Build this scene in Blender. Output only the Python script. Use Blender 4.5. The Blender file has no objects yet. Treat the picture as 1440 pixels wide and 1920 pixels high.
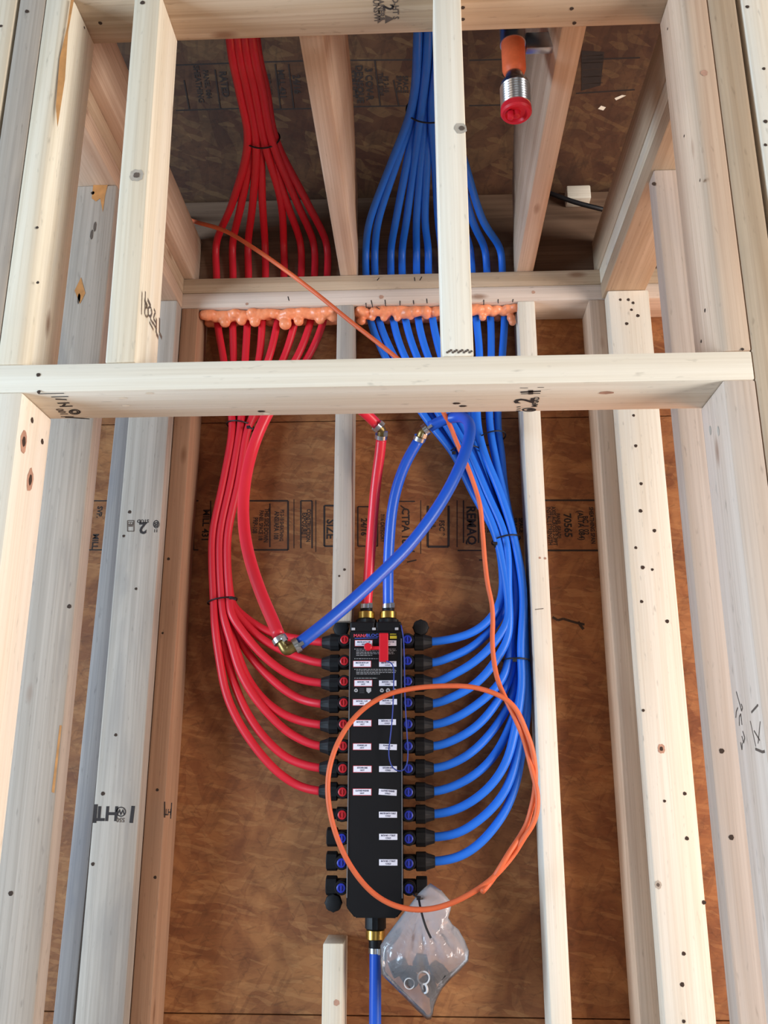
import bpy, bmesh, math, random
from mathutils import Vector, Matrix, noise
random.seed(7)
D = bpy.data
scene = bpy.context.scene
COL = scene.collection

# ------------------------------------------------------------------ camera
FPX, PITCH, YAW, ROLL = 1643.8, 16.138, 2.6056, 0.0809
CAM = Vector((0.0, -0.9807, 1.39))
pi_, ya, ro = map(math.radians, (PITCH, YAW, ROLL))
F = Vector((-math.sin(ya)*math.cos(pi_), math.cos(ya)*math.cos(pi_), math.sin(pi_)))
R0 = Vector((math.cos(ya), math.sin(ya), 0)); U0 = R0.cross(F)
R = math.cos(ro)*R0 + math.sin(ro)*U0; U = -math.sin(ro)*R0 + math.cos(ro)*U0
cd = D.cameras.new('camera'); cam = D.objects.new('camera', cd); COL.objects.link(cam)
cam.matrix_world = Matrix(((R.x, U.x, -F.x, CAM.x), (R.y, U.y, -F.y, CAM.y), (R.z, U.z, -F.z, CAM.z), (0, 0, 0, 1)))
cd.sensor_fit = 'VERTICAL'; cd.sensor_height = 24.0; cd.lens = FPX/1920*24.0; cd.clip_start = 0.02
scene.camera = cam

# ------------------------------------------------------------------ world, lights, exposure
w = D.worlds.new('world'); scene.world = w; w.use_nodes = True
bg = w.node_tree.nodes['Background']; bg.inputs[0].default_value = (0.80, 0.86, 1.0, 1); bg.inputs[1].default_value = 0.035
def area(name, loc, aim, sx, sy, power, col):
    l = D.lights.new(name, 'AREA'); l.shape = 'RECTANGLE'; l.size = sx; l.size_y = sy; l.energy = power; l.color = col
    o = D.objects.new(name, l); COL.objects.link(o); o.location = loc
    o.rotation_euler = (Vector(aim)-Vector(loc)).to_track_quat('-Z', 'Y').to_euler()
    return o
area('assumed_window_left', (-3.9, -1.35, 1.25), (0.4, 0.20, 1.1), 1.8, 1.7, 415, (0.62, 0.81, 1.0))  # cool area lamp; the window out of view on the left is assumed
area('assumed_window_right', (3.9, -1.75, 1.25), (-0.4, 0.2, 1.2), 1.8, 1.7, 365, (1.0, 0.985, 0.955))  # near white area lamp for an assumed, unseen window on the right
area('rear_fill_light', (0.2, -2.8, 0.9), (0.1, 0.8, 0.9), 1.2, 1.6, 8, (1.0, 0.97, 0.93))  # added weak warm fill light behind the camera
area('assumed_bounce_fill_right', (1.25, 0.42, 1.1), (0.5, 0.42, 2.35), 0.8, 0.6, 15, (1.0, 0.42, 0.15))  # added orange lamp, stands for assumed bounce light under the right plate
scene.view_settings.view_transform = 'Standard'; scene.view_settings.look = 'None'
scene.view_settings.exposure = -0.67; scene.view_settings.gamma = 1.0; scene.view_settings.use_curve_mapping = False

# ------------------------------------------------------------------ pixel -> point on a real plane
def ray(u, v): return F*FPX + R*(u-720) + U*(960-v)
def W(u, v, Y): d = ray(u, v); return CAM + d*((Y-CAM.y)/d.y)
def WZ(u, v, Z): d = ray(u, v); return CAM + d*((Z-CAM.z)/d.z)
def WX(u, v, X): d = ray(u, v); return CAM + d*((X-CAM.x)/d.x)

# ------------------------------------------------------------------ materials
def s2l(c):
    f = lambda x: x/12.92 if x <= 0.04045 else ((x+0.055)/1.055)**2.4
    return tuple(f(x/255) for x in c) + (1,)
def newmat(name):
    m = D.materials.new(name); m.use_nodes = True
    nt = m.node_tree; return m, nt, nt.nodes['Principled BSDF']
def nd(nt, t, **kw):
    n = nt.nodes.new(t)
    for k, v in kw.items(): setattr(n, k, v)
    return n
def plain(name, rgb, rough=0.5, metal=0.0, spec=0.5, bump=0.0, bscale=200, var=0.0):
    m, nt, b = newmat(name)
    b.inputs['Base Color'].default_value = s2l(rgb); b.inputs['Roughness'].default_value = rough
    b.inputs['Metallic'].default_value = metal; b.inputs['Specular IOR Level'].default_value = spec
    tc = nd(nt, 'ShaderNodeTexCoord')
    n = nd(nt, 'ShaderNodeTexNoise'); n.inputs['Scale'].default_value = bscale; n.inputs['Detail'].default_value = 3
    nt.links.new(tc.outputs['Object'], n.inputs['Vector'])
    if bump:
        bp = nd(nt, 'ShaderNodeBump'); bp.inputs['Strength'].default_value = bump; bp.inputs['Distance'].default_value = 0.001
        nt.links.new(n.outputs['Fac'], bp.inputs['Height']); nt.links.new(bp.outputs['Normal'], b.inputs['Normal'])
    if var:
        mx = nd(nt, 'ShaderNodeMix', data_type='RGBA'); mx.inputs[6].default_value = s2l([c*(1-var) for c in rgb]); mx.inputs[7].default_value = s2l([min(255, c*(1+var)) for c in rgb])
        nt.links.new(n.outputs['Fac'], mx.inputs[0]); nt.links.new(mx.outputs[2], b.inputs['Base Color'])
    return m

def wood(name, light, mid, dark, stain, stain_amt=0.35, knots=True, streak=1.0):
    """lumber: long grain runs along local X of every board"""
    m, nt, b = newmat(name); L = nt.links.new
    tc = nd(nt, 'ShaderNodeTexCoord'); oi = nd(nt, 'ShaderNodeObjectInfo')
    mul = nd(nt, 'ShaderNodeMath', operation='MULTIPLY'); mul.inputs[1].default_value = 37.0; L(oi.outputs['Random'], mul.inputs[0])
    add = nd(nt, 'ShaderNodeVectorMath', operation='ADD'); L(tc.outputs['Object'], add.inputs[0]); L(mul.outputs[0], add.inputs[1])
    def mp(s):
        q = nd(nt, 'ShaderNodeMapping'); q.inputs['Scale'].default_value = s; L(add.outputs[0], q.inputs['Vector']); return q
    def ns(s, det, dist=0.0, sc=1.0):
        n = nd(nt, 'ShaderNodeTexNoise'); n.inputs['Scale'].default_value = sc; n.inputs['Detail'].default_value = det
        n.inputs['Distortion'].default_value = dist; L(mp(s).outputs[0], n.inputs['Vector']); return n
    fine = ns((3, 260, 260), 4); band = ns((1.3, 45, 45), 3, 0.6); patch = ns((3.0, 14, 14), 4, 0.8); speck = ns((40, 160, 160), 2)
    def ramp(src, a, c, pa, pc):
        r = nd(nt, 'ShaderNodeValToRGB'); e = r.color_ramp.elements; e[0].position = pa; e[0].color = a; e[1].position = pc; e[1].color = c
        L(src, r.inputs[0]); return r
    def mix(fac, a, c, mode='MIX'):
        q = nd(nt, 'ShaderNodeMix', data_type='RGBA', blend_type=mode)
        for sock, x in ((0, fac), (6, a), (7, c)):
            if isinstance(x, (int, float, tuple)): q.inputs[sock].default_value = x
            else: L(x, q.inputs[sock])
        return q.outputs[2]
    r1 = ramp(band.outputs['Fac'], s2l(light), s2l(mid), 0.35, 0.68)
    r2 = ramp(fine.outputs['Fac'], (0, 0, 0, 1), (1, 1, 1, 1), 0.42, 0.72)
    f2 = nd(nt, 'ShaderNodeMath', operation='MULTIPLY'); f2.inputs[1].default_value = 0.42*streak; L(r2.outputs[0], f2.inputs[0])
    c = mix(f2.outputs[0], r1.outputs[0], s2l(dark))
    rp = ramp(patch.outputs['Fac'], (0, 0, 0, 1), (stain_amt,)*3+(1,), 0.50, 0.72)
    c = mix(rp.outputs[0], c, s2l(stain))
    rs = ramp(speck.outputs['Fac'], (0, 0, 0, 1), (0.35, 0.35, 0.35, 1), 0.66, 0.80)
    c = mix(rs.outputs[0], c, s2l([x*0.62 for x in dark]))
    if knots:
        v = nd(nt, 'ShaderNodeTexVoronoi'); v.inputs['Scale'].default_value = 1.0; L(mp((3.2, 9.0, 9.0)).outputs[0], v.inputs['Vector'])
        rk = ramp(v.outputs['Distance'], (0.75, 0.75, 0.75, 1), (0, 0, 0, 1), 0.03, 0.085)
        c = mix(rk.outputs[0], c, s2l((128, 88, 62)))
    L(c, b.inputs['Base Color']); b.inputs['Roughness'].default_value = 0.72; b.inputs['Specular IOR Level'].default_value = 0.3
    bp = nd(nt, 'ShaderNodeBump'); bp.inputs['Strength'].default_value = 0.25; bp.inputs['Distance'].default_value = 0.0012
    L(fine.outputs['Fac'], bp.inputs['Height']); L(bp.outputs['Normal'], b.inputs['Normal'])
    return m

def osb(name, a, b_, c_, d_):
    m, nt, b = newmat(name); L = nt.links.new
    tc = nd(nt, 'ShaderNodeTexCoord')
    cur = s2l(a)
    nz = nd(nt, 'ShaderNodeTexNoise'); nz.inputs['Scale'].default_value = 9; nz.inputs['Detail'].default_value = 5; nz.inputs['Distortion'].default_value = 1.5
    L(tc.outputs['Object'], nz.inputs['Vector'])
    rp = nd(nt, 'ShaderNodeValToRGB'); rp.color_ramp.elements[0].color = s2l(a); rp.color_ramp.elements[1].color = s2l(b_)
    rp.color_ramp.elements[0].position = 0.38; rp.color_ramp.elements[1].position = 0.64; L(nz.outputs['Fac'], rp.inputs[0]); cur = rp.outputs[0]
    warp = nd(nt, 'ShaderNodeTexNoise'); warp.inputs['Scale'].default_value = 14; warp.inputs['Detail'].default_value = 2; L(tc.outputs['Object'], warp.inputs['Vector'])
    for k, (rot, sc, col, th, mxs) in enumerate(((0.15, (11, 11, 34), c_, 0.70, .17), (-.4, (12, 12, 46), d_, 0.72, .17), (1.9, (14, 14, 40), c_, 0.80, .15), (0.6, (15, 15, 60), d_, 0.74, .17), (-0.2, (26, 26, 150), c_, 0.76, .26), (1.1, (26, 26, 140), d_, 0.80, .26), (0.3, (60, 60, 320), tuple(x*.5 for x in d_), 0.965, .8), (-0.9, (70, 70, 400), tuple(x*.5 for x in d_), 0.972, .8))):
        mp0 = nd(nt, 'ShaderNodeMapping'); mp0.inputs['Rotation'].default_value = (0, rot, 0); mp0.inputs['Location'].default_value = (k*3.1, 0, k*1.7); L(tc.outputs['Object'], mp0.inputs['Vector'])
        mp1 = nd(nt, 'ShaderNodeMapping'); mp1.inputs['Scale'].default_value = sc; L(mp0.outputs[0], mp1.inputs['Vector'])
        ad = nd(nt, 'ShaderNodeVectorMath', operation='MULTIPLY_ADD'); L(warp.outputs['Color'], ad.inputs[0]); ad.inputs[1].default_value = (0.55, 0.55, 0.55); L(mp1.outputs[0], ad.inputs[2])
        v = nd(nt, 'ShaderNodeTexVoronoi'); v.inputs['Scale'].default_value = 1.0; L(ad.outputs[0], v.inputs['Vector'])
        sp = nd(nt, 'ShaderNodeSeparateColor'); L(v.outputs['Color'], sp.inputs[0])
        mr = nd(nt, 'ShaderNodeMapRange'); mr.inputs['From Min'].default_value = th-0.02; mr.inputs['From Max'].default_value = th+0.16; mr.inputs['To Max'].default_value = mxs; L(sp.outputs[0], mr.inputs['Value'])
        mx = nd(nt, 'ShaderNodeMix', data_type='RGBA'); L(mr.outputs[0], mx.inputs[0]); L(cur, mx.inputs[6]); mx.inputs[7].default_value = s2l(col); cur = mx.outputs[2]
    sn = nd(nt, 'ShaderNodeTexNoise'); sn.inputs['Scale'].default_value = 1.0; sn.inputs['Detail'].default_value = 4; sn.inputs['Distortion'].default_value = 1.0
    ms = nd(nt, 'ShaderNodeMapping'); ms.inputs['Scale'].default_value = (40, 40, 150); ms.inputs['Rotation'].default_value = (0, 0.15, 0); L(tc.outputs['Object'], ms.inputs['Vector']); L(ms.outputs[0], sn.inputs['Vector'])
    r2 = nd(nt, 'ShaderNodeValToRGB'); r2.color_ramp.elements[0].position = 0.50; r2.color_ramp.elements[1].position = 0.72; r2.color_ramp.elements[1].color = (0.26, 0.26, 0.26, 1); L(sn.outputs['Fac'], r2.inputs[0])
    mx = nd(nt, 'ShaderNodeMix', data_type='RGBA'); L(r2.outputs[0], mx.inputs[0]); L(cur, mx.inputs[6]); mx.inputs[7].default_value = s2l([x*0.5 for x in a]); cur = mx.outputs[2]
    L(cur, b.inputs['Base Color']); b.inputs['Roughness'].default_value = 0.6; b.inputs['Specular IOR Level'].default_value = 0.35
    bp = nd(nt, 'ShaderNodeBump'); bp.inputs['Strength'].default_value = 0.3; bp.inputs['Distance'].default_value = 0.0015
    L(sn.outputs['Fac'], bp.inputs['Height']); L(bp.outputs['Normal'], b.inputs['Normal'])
    return m

M = {}
M['cream'] = wood('pine_cream', (230, 218, 198), (216, 200, 176), (190, 170, 142), (194, 188, 178), 0.45)
M['pale'] = wood('pine_pale', (238, 228, 212), (228, 214, 194), (206, 188, 164), (214, 206, 194), 0.3, knots=False)
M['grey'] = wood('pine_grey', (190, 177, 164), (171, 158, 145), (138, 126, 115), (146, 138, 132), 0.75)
M['blue'] = wood('pine_bluish_shaded', (164, 154, 148), (146, 136, 132), (122, 114, 112), (128, 124, 128), 0.7)  # shade on the half hidden stud is put into this darker colour
M['pink'] = wood('pine_pink', (210, 184, 160), (190, 160, 136), (160, 128, 104), (180, 154, 134), 0.4)
M['rose'] = wood('pine_rose', (214, 194, 178), (198, 176, 158), (172, 148, 130), (190, 176, 166), 0.4)
M['sienna'] = wood('pine_sienna', (188, 146, 116), (168, 126, 98), (136, 98, 74), (160, 128, 106), 0.4)
M['tan'] = wood('pine_tan', (196, 172, 146), (176, 150, 122), (146, 118, 92), (162, 144, 124), 0.5)
M['osb'] = osb('osb_wall', (128, 76, 43), (160, 104, 61), (192, 138, 88), (98, 56, 32))
M['osbroof_shaded'] = osb('osb_roof_shaded', (66, 36, 21), (86, 54, 33), (130, 98, 62), (46, 26, 16))  # wall sheathing tones darkened; the roof's shade is part of the colour
M['ink'] = plain('ink_black', (44, 36, 34), 0.8, var=0.25, bscale=300)
M['ink2'] = plain('ink_faded', (92, 78, 68), 0.8, var=0.2, bscale=300)
M['inkosb'] = plain('ink_on_osb', (38, 25, 19), 0.8, var=0.35, bscale=120)
M['hole'] = plain('nail_hole', (58, 42, 32), 0.9, var=0.2)
M['knot'] = plain('knot_brown', (176, 134, 112), 0.7, var=0.2, bscale=90)
M['knotg'] = plain('knot_grey', (172, 160, 146), 0.7, var=0.15, bscale=90)
M['bark'] = plain('bark_stain', (186, 128, 72), 0.8, var=0.2, bscale=60)
M['dent'] = plain('dent_light', (240, 230, 212), 0.7)
M['red'] = plain('pex_red', (206, 34, 50), 0.42, spec=0.4, var=0.05, bscale=8)
M['redbig'] = plain('pex_red_large', (232, 42, 60), 0.35, spec=0.5, var=0.05, bscale=8)
M['bluep'] = plain('pex_blue', (34, 110, 220), 0.42, spec=0.4, var=0.06, bscale=8)
M['bluebig'] = plain('pex_blue_large', (28, 90, 206), 0.35, spec=0.5, var=0.06, bscale=8)
M['orange'] = plain('cable_orange', (222, 106, 64), 0.5, spec=0.4, var=0.08, bscale=30)
M['foam'] = plain('spray_foam', (244, 142, 98), 0.38, spec=0.5, bump=0.5, bscale=160, var=0.12)
M['black'] = plain('plastic_black', (19, 19, 22), 0.5, spec=0.25, var=0.08)
M['blackm'] = plain('plastic_black_matte', (27, 27, 29), 0.6, spec=0.25, var=0.1)
M['edge'] = plain('plastic_edge_grey', (92, 94, 100), 0.4, spec=0.5)
M['brass'] = plain('brass', (196, 160, 84), 0.28, metal=1.0, var=0.08, bscale=40)
M['brassdull'] = plain('brass_dull', (150, 128, 82), 0.4, metal=1.0, var=0.1, bscale=60)
M['steel'] = plain('steel', (196, 200, 206), 0.28, metal=1.0, var=0.06, bscale=60)
M['steeldull'] = plain('steel_dull', (120, 122, 128), 0.45, metal=0.9, var=0.1, bscale=60)
M['dialred'] = plain('dial_red', (176, 20, 34), 0.4)
M['dialblue'] = plain('dial_blue', (26, 44, 160), 0.4)
M['white'] = plain('sticker_white', (226, 226, 240), 0.6)
M['stred'] = plain('sticker_red_edge', (190, 62, 72), 0.6)
M['sttext'] = plain('sticker_text', (52, 54, 92), 0.7)
M['lblwhite'] = plain('print_white', (176, 176, 180), 0.6)
M['lblred'] = plain('print_red', (200, 60, 80), 0.6)
M['lblblue'] = plain('print_blue', (70, 90, 190), 0.6)
M['lblyel'] = plain('print_yellow', (214, 206, 60), 0.6)
M['key'] = plain('key_red', (204, 24, 42), 0.4, spec=0.4)
M['cord'] = plain('cord_blue', (40, 62, 150), 0.6)
M['tie'] = plain('tie_black', (22, 20, 24), 0.5)
M['cpvc'] = plain('cpvc_orange', (224, 106, 62), 0.5, var=0.05)
M['cap'] = plain('cap_red', (205, 26, 48), 0.45, bump=0.3, bscale=90)
M['ring'] = plain('ring_white', (214, 216, 220), 0.4)
M['ply'] = osb('osb_floor', (132, 125, 117), (148, 141, 132), (160, 153, 144), (114, 108, 100))
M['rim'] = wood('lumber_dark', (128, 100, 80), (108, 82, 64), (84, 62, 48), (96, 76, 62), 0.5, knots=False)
M['fabricceil'] = plain('ceiling_board', (150, 146, 140), 0.9, var=0.05)
# bag film
m, nt, b = newmat('bag_film'); L = nt.links.new
out = nt.nodes['Material Output']; nt.nodes.remove(b)
tr = nd(nt, 'ShaderNodeBsdfTransparent'); gl = nd(nt, 'ShaderNodeBsdfGlossy'); gl.inputs['Roughness'].default_value = 0.16
df = nd(nt, 'ShaderNodeBsdfDiffuse'); df.inputs[0].default_value = s2l((246, 244, 252)); tl = nd(nt, 'ShaderNodeBsdfTranslucent'); tl.inputs[0].default_value = s2l((246, 244, 252))
m1 = nd(nt, 'ShaderNodeMixShader'); m1.inputs[0].default_value = 0.3; L(df.outputs[0], m1.inputs[1]); L(tl.outputs[0], m1.inputs[2])
m2 = nd(nt, 'ShaderNodeMixShader'); m2.inputs[0].default_value = 0.40; L(tr.outputs[0], m2.inputs[1]); L(m1.outputs[0], m2.inputs[2])
m3 = nd(nt, 'ShaderNodeMixShader'); fr = nd(nt, 'ShaderNodeFresnel'); fr.inputs[0].default_value = 1.5; L(fr.outputs[0], m3.inputs[0]); L(m2.outputs[0], m3.inputs[1]); L(gl.outputs[0], m3.inputs[2])
tc = nd(nt, 'ShaderNodeTexCoord'); sz = nd(nt, 'ShaderNodeSeparateXYZ'); L(tc.outputs['Object'], sz.inputs[0]); mr = nd(nt, 'ShaderNodeMapRange'); mr.inputs['From Min'].default_value = -.035; mr.inputs['From Max'].default_value = .045; mr.inputs['To Min'].default_value = .20; mr.inputs['To Max'].default_value = .50; L(sz.outputs[2], mr.inputs['Value']); L(mr.outputs[0], m2.inputs[0])
nz = nd(nt, 'ShaderNodeTexNoise'); nz.inputs['Scale'].default_value = 28; nz.inputs['Detail'].default_value = 3; nz.inputs['Distortion'].default_value = 1.2
L(tc.outputs['Object'], nz.inputs['Vector']); bp = nd(nt, 'ShaderNodeBump'); bp.inputs['Strength'].default_value = 0.8; bp.inputs['Distance'].default_value = 0.006
L(nz.outputs['Fac'], bp.inputs['Height'])
for s in (gl, df): L(bp.outputs['Normal'], s.inputs['Normal'])
L(m3.outputs[0], out.inputs['Surface']); M['bag'] = m

# ------------------------------------------------------------------ object helpers
def tag(o, label=None, cat=None, group=None, kind=None):
    if label: o['label'] = label
    if cat: o['category'] = cat
    if group: o['group'] = group
    if kind: o['kind'] = kind
    return o
MW = {}
def link(name, bm, mats, parent=None, smooth=False, mw=None, sharp=None):
    """bm is in world coordinates; mw = object matrix (world)"""
    mw = mw or Matrix.Identity(4)
    inv = mw.inverted()
    bmesh.ops.transform(bm, matrix=inv, verts=bm.verts)
    me = D.meshes.new(name); bm.to_mesh(me); bm.free()
    for q in (mats if isinstance(mats, (list, tuple)) else [mats]): me.materials.append(M[q])
    if smooth:
        for p in me.polygons: p.use_smooth = True
        if sharp: 
            try: me.set_sharp_from_angle(angle=math.radians(sharp))
            except Exception: pass
    o = D.objects.new(name, me); COL.objects.link(o)
    MW[o.name] = mw.copy()
    if parent:
        o.parent = parent; o.matrix_parent_inverse = Matrix.Identity(4); o.matrix_basis = MW[parent.name].inverted() @ mw
    else: o.matrix_basis = mw
    return o
def empty(name, loc, label, cat, group=None):
    o = D.objects.new(name, None); COL.objects.link(o); o.empty_display_size = 0.02
    o.location = loc; MW[o.name] = Matrix.Translation(Vector(loc))
    return tag(o, label, cat, group)
def T(p): return Matrix.Translation(Vector(p))

def bm_box(x0, x1, y0, y1, z0, z1, bev=0.0, seg=2, bm=None, mi=0):
    t = bmesh.new()
    bmesh.ops.create_cube(t, size=1.0)
    bmesh.ops.transform(t, matrix=Matrix.Translation(((x0+x1)/2, (y0+y1)/2, (z0+z1)/2)) @ Matrix.Diagonal((x1-x0, y1-y0, z1-z0, 1)), verts=t.verts)
    if bev: bmesh.ops.bevel(t, geom=t.edges[:], offset=bev, segments=seg, affect='EDGES', profile=0.5)
    for f in t.faces: f.material_index = mi
    return merge(bm, t)
def merge(bm, t):
    if bm is None: return t
    me = D.meshes.new('tmp'); t.to_mesh(me); t.free(); bm.from_mesh(me); D.meshes.remove(me); return bm
def bm_poly(bm, pts, mi):
    vs = [bm.verts.new(p) for p in pts]
    try:
        f = bm.faces.new(vs); f.material_index = mi
    except ValueError: pass
def frame(p, ax):
    ax = Vector(ax).normalized(); up = Vector((0, 0, 1)) if abs(ax.z) < 0.9 else Vector((0, 1, 0))
    a = ax.cross(up).normalized(); b2 = ax.cross(a).normalized(); return a, b2
def bm_lathe(p0, ax, prof, n=24, bm=None, mi=0, flute=0, fl=0.0, phase=0.0):
    """prof: list of (t along axis, radius)"""
    bm = bm or bmesh.new(); p0 = Vector(p0); ax = Vector(ax).normalized(); a, b2 = frame(p0, ax)
    rings = []
    for (t, r) in prof:
        if r <= 1e-6: rings.append([bm.verts.new(p0+ax*t)]); continue
        ring = []
        for i in range(n):
            th = 2*math.pi*i/n + phase
            rr = r*(1+fl*math.cos(flute*th)) if flute else r
            ring.append(bm.verts.new(p0+ax*t+(a*math.cos(th)+b2*math.sin(th))*rr))
        rings.append(ring)
    fs = []
    for k in range(len(rings)-1):
        A, B = rings[k], rings[k+1]
        for i in range(n):
            j = (i+1) % n
            if len(A) == 1 and len(B) == 1: continue
            if len(A) == 1: fs.append(bm.faces.new((A[0], B[j], B[i])))
            elif len(B) == 1: fs.append(bm.faces.new((A[i], A[j], B[0])))
            else: fs.append(bm.faces.new((A[i], A[j], B[j], B[i])))
    if len(rings[0]) > 1: fs.append(bm.faces.new(rings[0][::-1]))
    if len(rings[-1]) > 1: fs.append(bm.faces.new(rings[-1]))
    for f in fs: f.material_index = mi
    bmesh.ops.recalc_face_normals(bm, faces=fs)
    return bm
def spline(pts, step=0.008):
    pts = [Vector(p) for p in pts]
    P = [pts[0]*2-pts[1]] + pts + [pts[-1]*2-pts[-2]]
    out = []
    for i in range(1, len(P)-2):
        p0, p1, p2, p3 = P[i-1:i+3]
        # centripetal Catmull-Rom
        t0 = 0; t1 = t0+max((p1-p0).length, 1e-5)**0.5; t2 = t1+max((p2-p1).length, 1e-5)**0.5; t3 = t2+max((p3-p2).length, 1e-5)**0.5
        n = max(2, int((p2-p1).length/step))
        for k in range(n):
            t = t1+(t2-t1)*k/n
            A1 = p0*((t1-t)/(t1-t0))+p1*((t-t0)/(t1-t0)); A2 = p1*((t2-t)/(t2-t1))+p2*((t-t1)/(t2-t1)); A3 = p2*((t3-t)/(t3-t2))+p3*((t-t2)/(t3-t2))
            B1 = A1*((t2-t)/(t2-t0))+A2*((t-t0)/(t2-t0)); B2 = A2*((t3-t)/(t3-t1))+A3*((t-t1)/(t3-t1))
            out.append(B1*((t2-t)/(t2-t1))+B2*((t-t1)/(t2-t1)))
    out.append(pts[-1]); return out
def smooth_pts(pts, it=4):
    for _ in range(it): pts = [pts[0]]+[(pts[i-1]+pts[i]*2+pts[i+1])/4 for i in range(1, len(pts)-1)]+[pts[-1]]
    return pts
def bm_tube(pts, r, n=14, bm=None, mi=0, step=0.008, sm=6, hollow=False):
    bm = bm or bmesh.new(); c = smooth_pts(spline(pts, step), sm)
    tg = [(c[min(i+1, len(c)-1)]-c[max(i-1, 0)]).normalized() for i in range(len(c))]
    a = frame(c[0], tg[0])[0]; rings = []
    for i, p in enumerate(c):
        a = (a-tg[i]*a.dot(tg[i])).normalized(); b2 = tg[i].cross(a)
        rings.append([bm.verts.new(p+(a*math.cos(2*math.pi*k/n)+b2*math.sin(2*math.pi*k/n))*r) for k in range(n)])
    fs = []
    for i in range(len(rings)-1):
        for k in range(n):
            j = (k+1) % n; fs.append(bm.faces.new((rings[i][k], rings[i][j], rings[i+1][j], rings[i+1][k])))
    fs.append(bm.faces.new(rings[0][::-1])); fs.append(bm.faces.new(rings[-1]))
    for f in fs: f.material_index = mi
    return bm
# text turned into flat lettering mesh
_tc = {}
def text_mesh(s):
    if s in _tc: return _tc[s]
    cu = D.curves.new('t', 'FONT'); cu.body = s; cu.align_x = 'CENTER'; cu.align_y = 'CENTER'; cu.resolution_u = 2; cu.size = 1.0; cu.offset = 0.03
    o = D.objects.new('t', cu); COL.objects.link(o); bpy.context.view_layer.update()
    me = bpy.data.meshes.new_from_object(o.evaluated_get(bpy.context.evaluated_depsgraph_get()))
    data = ([v.co.copy() for v in me.vertices], [tuple(p.vertices) for p in me.polygons])
    D.objects.remove(o); D.curves.remove(cu); D.meshes.remove(me); _tc[s] = data; return data
def add_text(bm, s, c, right, up, size, mi, sx=1.0):
    vs, fs = text_mesh(s); c = Vector(c); right = Vector(right).normalized(); up = Vector(up).normalized()
    nv = [bm.verts.new(c+right*v.x*size*sx+up*v.y*size) for v in vs]
    for f in fs:
        try: q = bm.faces.new([nv[i] for i in f]); q.material_index = mi
        except ValueError: pass
def add_disc(bm, c, nrm, r, mi, ey=1.0, n=16, along=None):
    c = Vector(c); nrm = Vector(nrm).normalized(); a, b2 = frame(c, nrm)
    if along is not None: a = Vector(along).normalized(); b2 = nrm.cross(a)
    vs = []
    for i in range(n):
        q = r*0.85*(1+0.07*math.sin(i*2.3+c.x*50)+0.06*math.sin(i*1.1+c.z*70)); vs.append(bm.verts.new(c+a*math.cos(2*math.pi*i/n)*q*ey+b2*math.sin(2*math.pi*i/n)*q))
    f = bm.faces.new(vs); f.material_index = mi; f.normal_update()
    if f.normal.dot(nrm) < 0: f.normal_flip()
def add_knot(bm, c, nrm, r, mi, ey=1.0, along=(0, 0, 1)):
    nv = Vector(nrm)
    for k, (q, m_) in enumerate(((1.0, 5 if mi == 5 else 4), (.45, 3 if mi == 4 else 2))): add_disc(bm, Vector(c)+nv*EPS*(k+1), nrm, r*q, m_, ey, 22, along)
def add_line(bm, a, b2, nrm, wd, mi):
    a, b2 = Vector(a), Vector(b2); d = (b2-a).normalized().cross(Vector(nrm)).normalized()*wd/2
    bm_poly(bm, (a-d, b2-d, b2+d, a+d), mi)
def add_stroke(bm, pts, nrm, wd, mi):
    for i in range(len(pts)-1): add_line(bm, pts[i], pts[i+1], nrm, wd, mi)

AX = {'Z': Matrix(((0, 1, 0), (0, 0, 1), (1, 0, 0))), 'X': Matrix.Identity(3), 'Y': Matrix(((0, 0, 1), (1, 0, 0), (0, 1, 0)))}
INKS = ['ink', 'ink2', 'hole', 'knot', 'knotg', 'bark', 'dent']      # extra slots 1..7 on every board
EPS = 0.0004
def board(name, box, axis, mat, label, cat='stud', group=None, kind=None, bev=0.0028, deco=None, lean=None, wane=None, shape=None):
    x0, x1, y0, y1, z0, z1 = box
    bm = bm_box(*box) if shape is None else shape()
    if shape is None:
        if wane:   # extra rounding on one long edge: (sx, sy) corner
            es = [e for e in bm.edges if abs((e.verts[0].co-e.verts[1].co).z) > 0.3*(z1-z0) and all(((v.co.x-(x0+x1)/2)*wane[0] > 0 and (v.co.y-(y0+y1)/2)*wane[1] > 0) for v in e.verts)]
            bmesh.ops.bevel(bm, geom=es, offset=wane[2], segments=5, affect='EDGES', profile=0.5)
            bmesh.ops.bevel(bm, geom=[e for e in bm.edges if len(e.link_faces) == 2 and e.calc_face_angle(0) > 1.0], offset=bev, segments=2, affect='EDGES', profile=0.5)
        else: bmesh.ops.bevel(bm, geom=bm.edges[:], offset=bev, segments=2, affect='EDGES', profile=0.5)
    c = Vector(((x0+x1)/2, (y0+y1)/2, (z0+z1)/2))
    if deco: deco(bm)
    mw = T(c) @ AX[axis].to_4x4()
    if lean:
        Rm = T(c) @ Matrix.Rotation(lean, 4, 'Y') @ T(-c); bmesh.ops.transform(bm, matrix=Rm, verts=bm.verts); mw = Rm @ mw
    o = link(name, bm, [mat]+INKS, mw=mw, smooth=True, sharp=25)
    return tag(o, label, cat, group, kind)
def holes(pl, pts, nrm=(0, -1, 0), r=0.0028, mi=3, ey=1.0, off=None):
    nv = Vector(nrm)*EPS
    def f(bm):
        for (u, v) in pts: add_disc(bm, pl(u, v)+nv, nrm, r*random.uniform(0.65, 1.0), mi, ey)
    return f
def multi(*fs):
    def f(bm):
        for g in fs: g(bm)
    return f
def ln(pl, pts, nrm, wd, mi):
    nv = Vector(nrm)*EPS
    return lambda bm: add_stroke(bm, [pl(u, v)+nv for (u, v) in pts], nrm, wd, mi)
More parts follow.
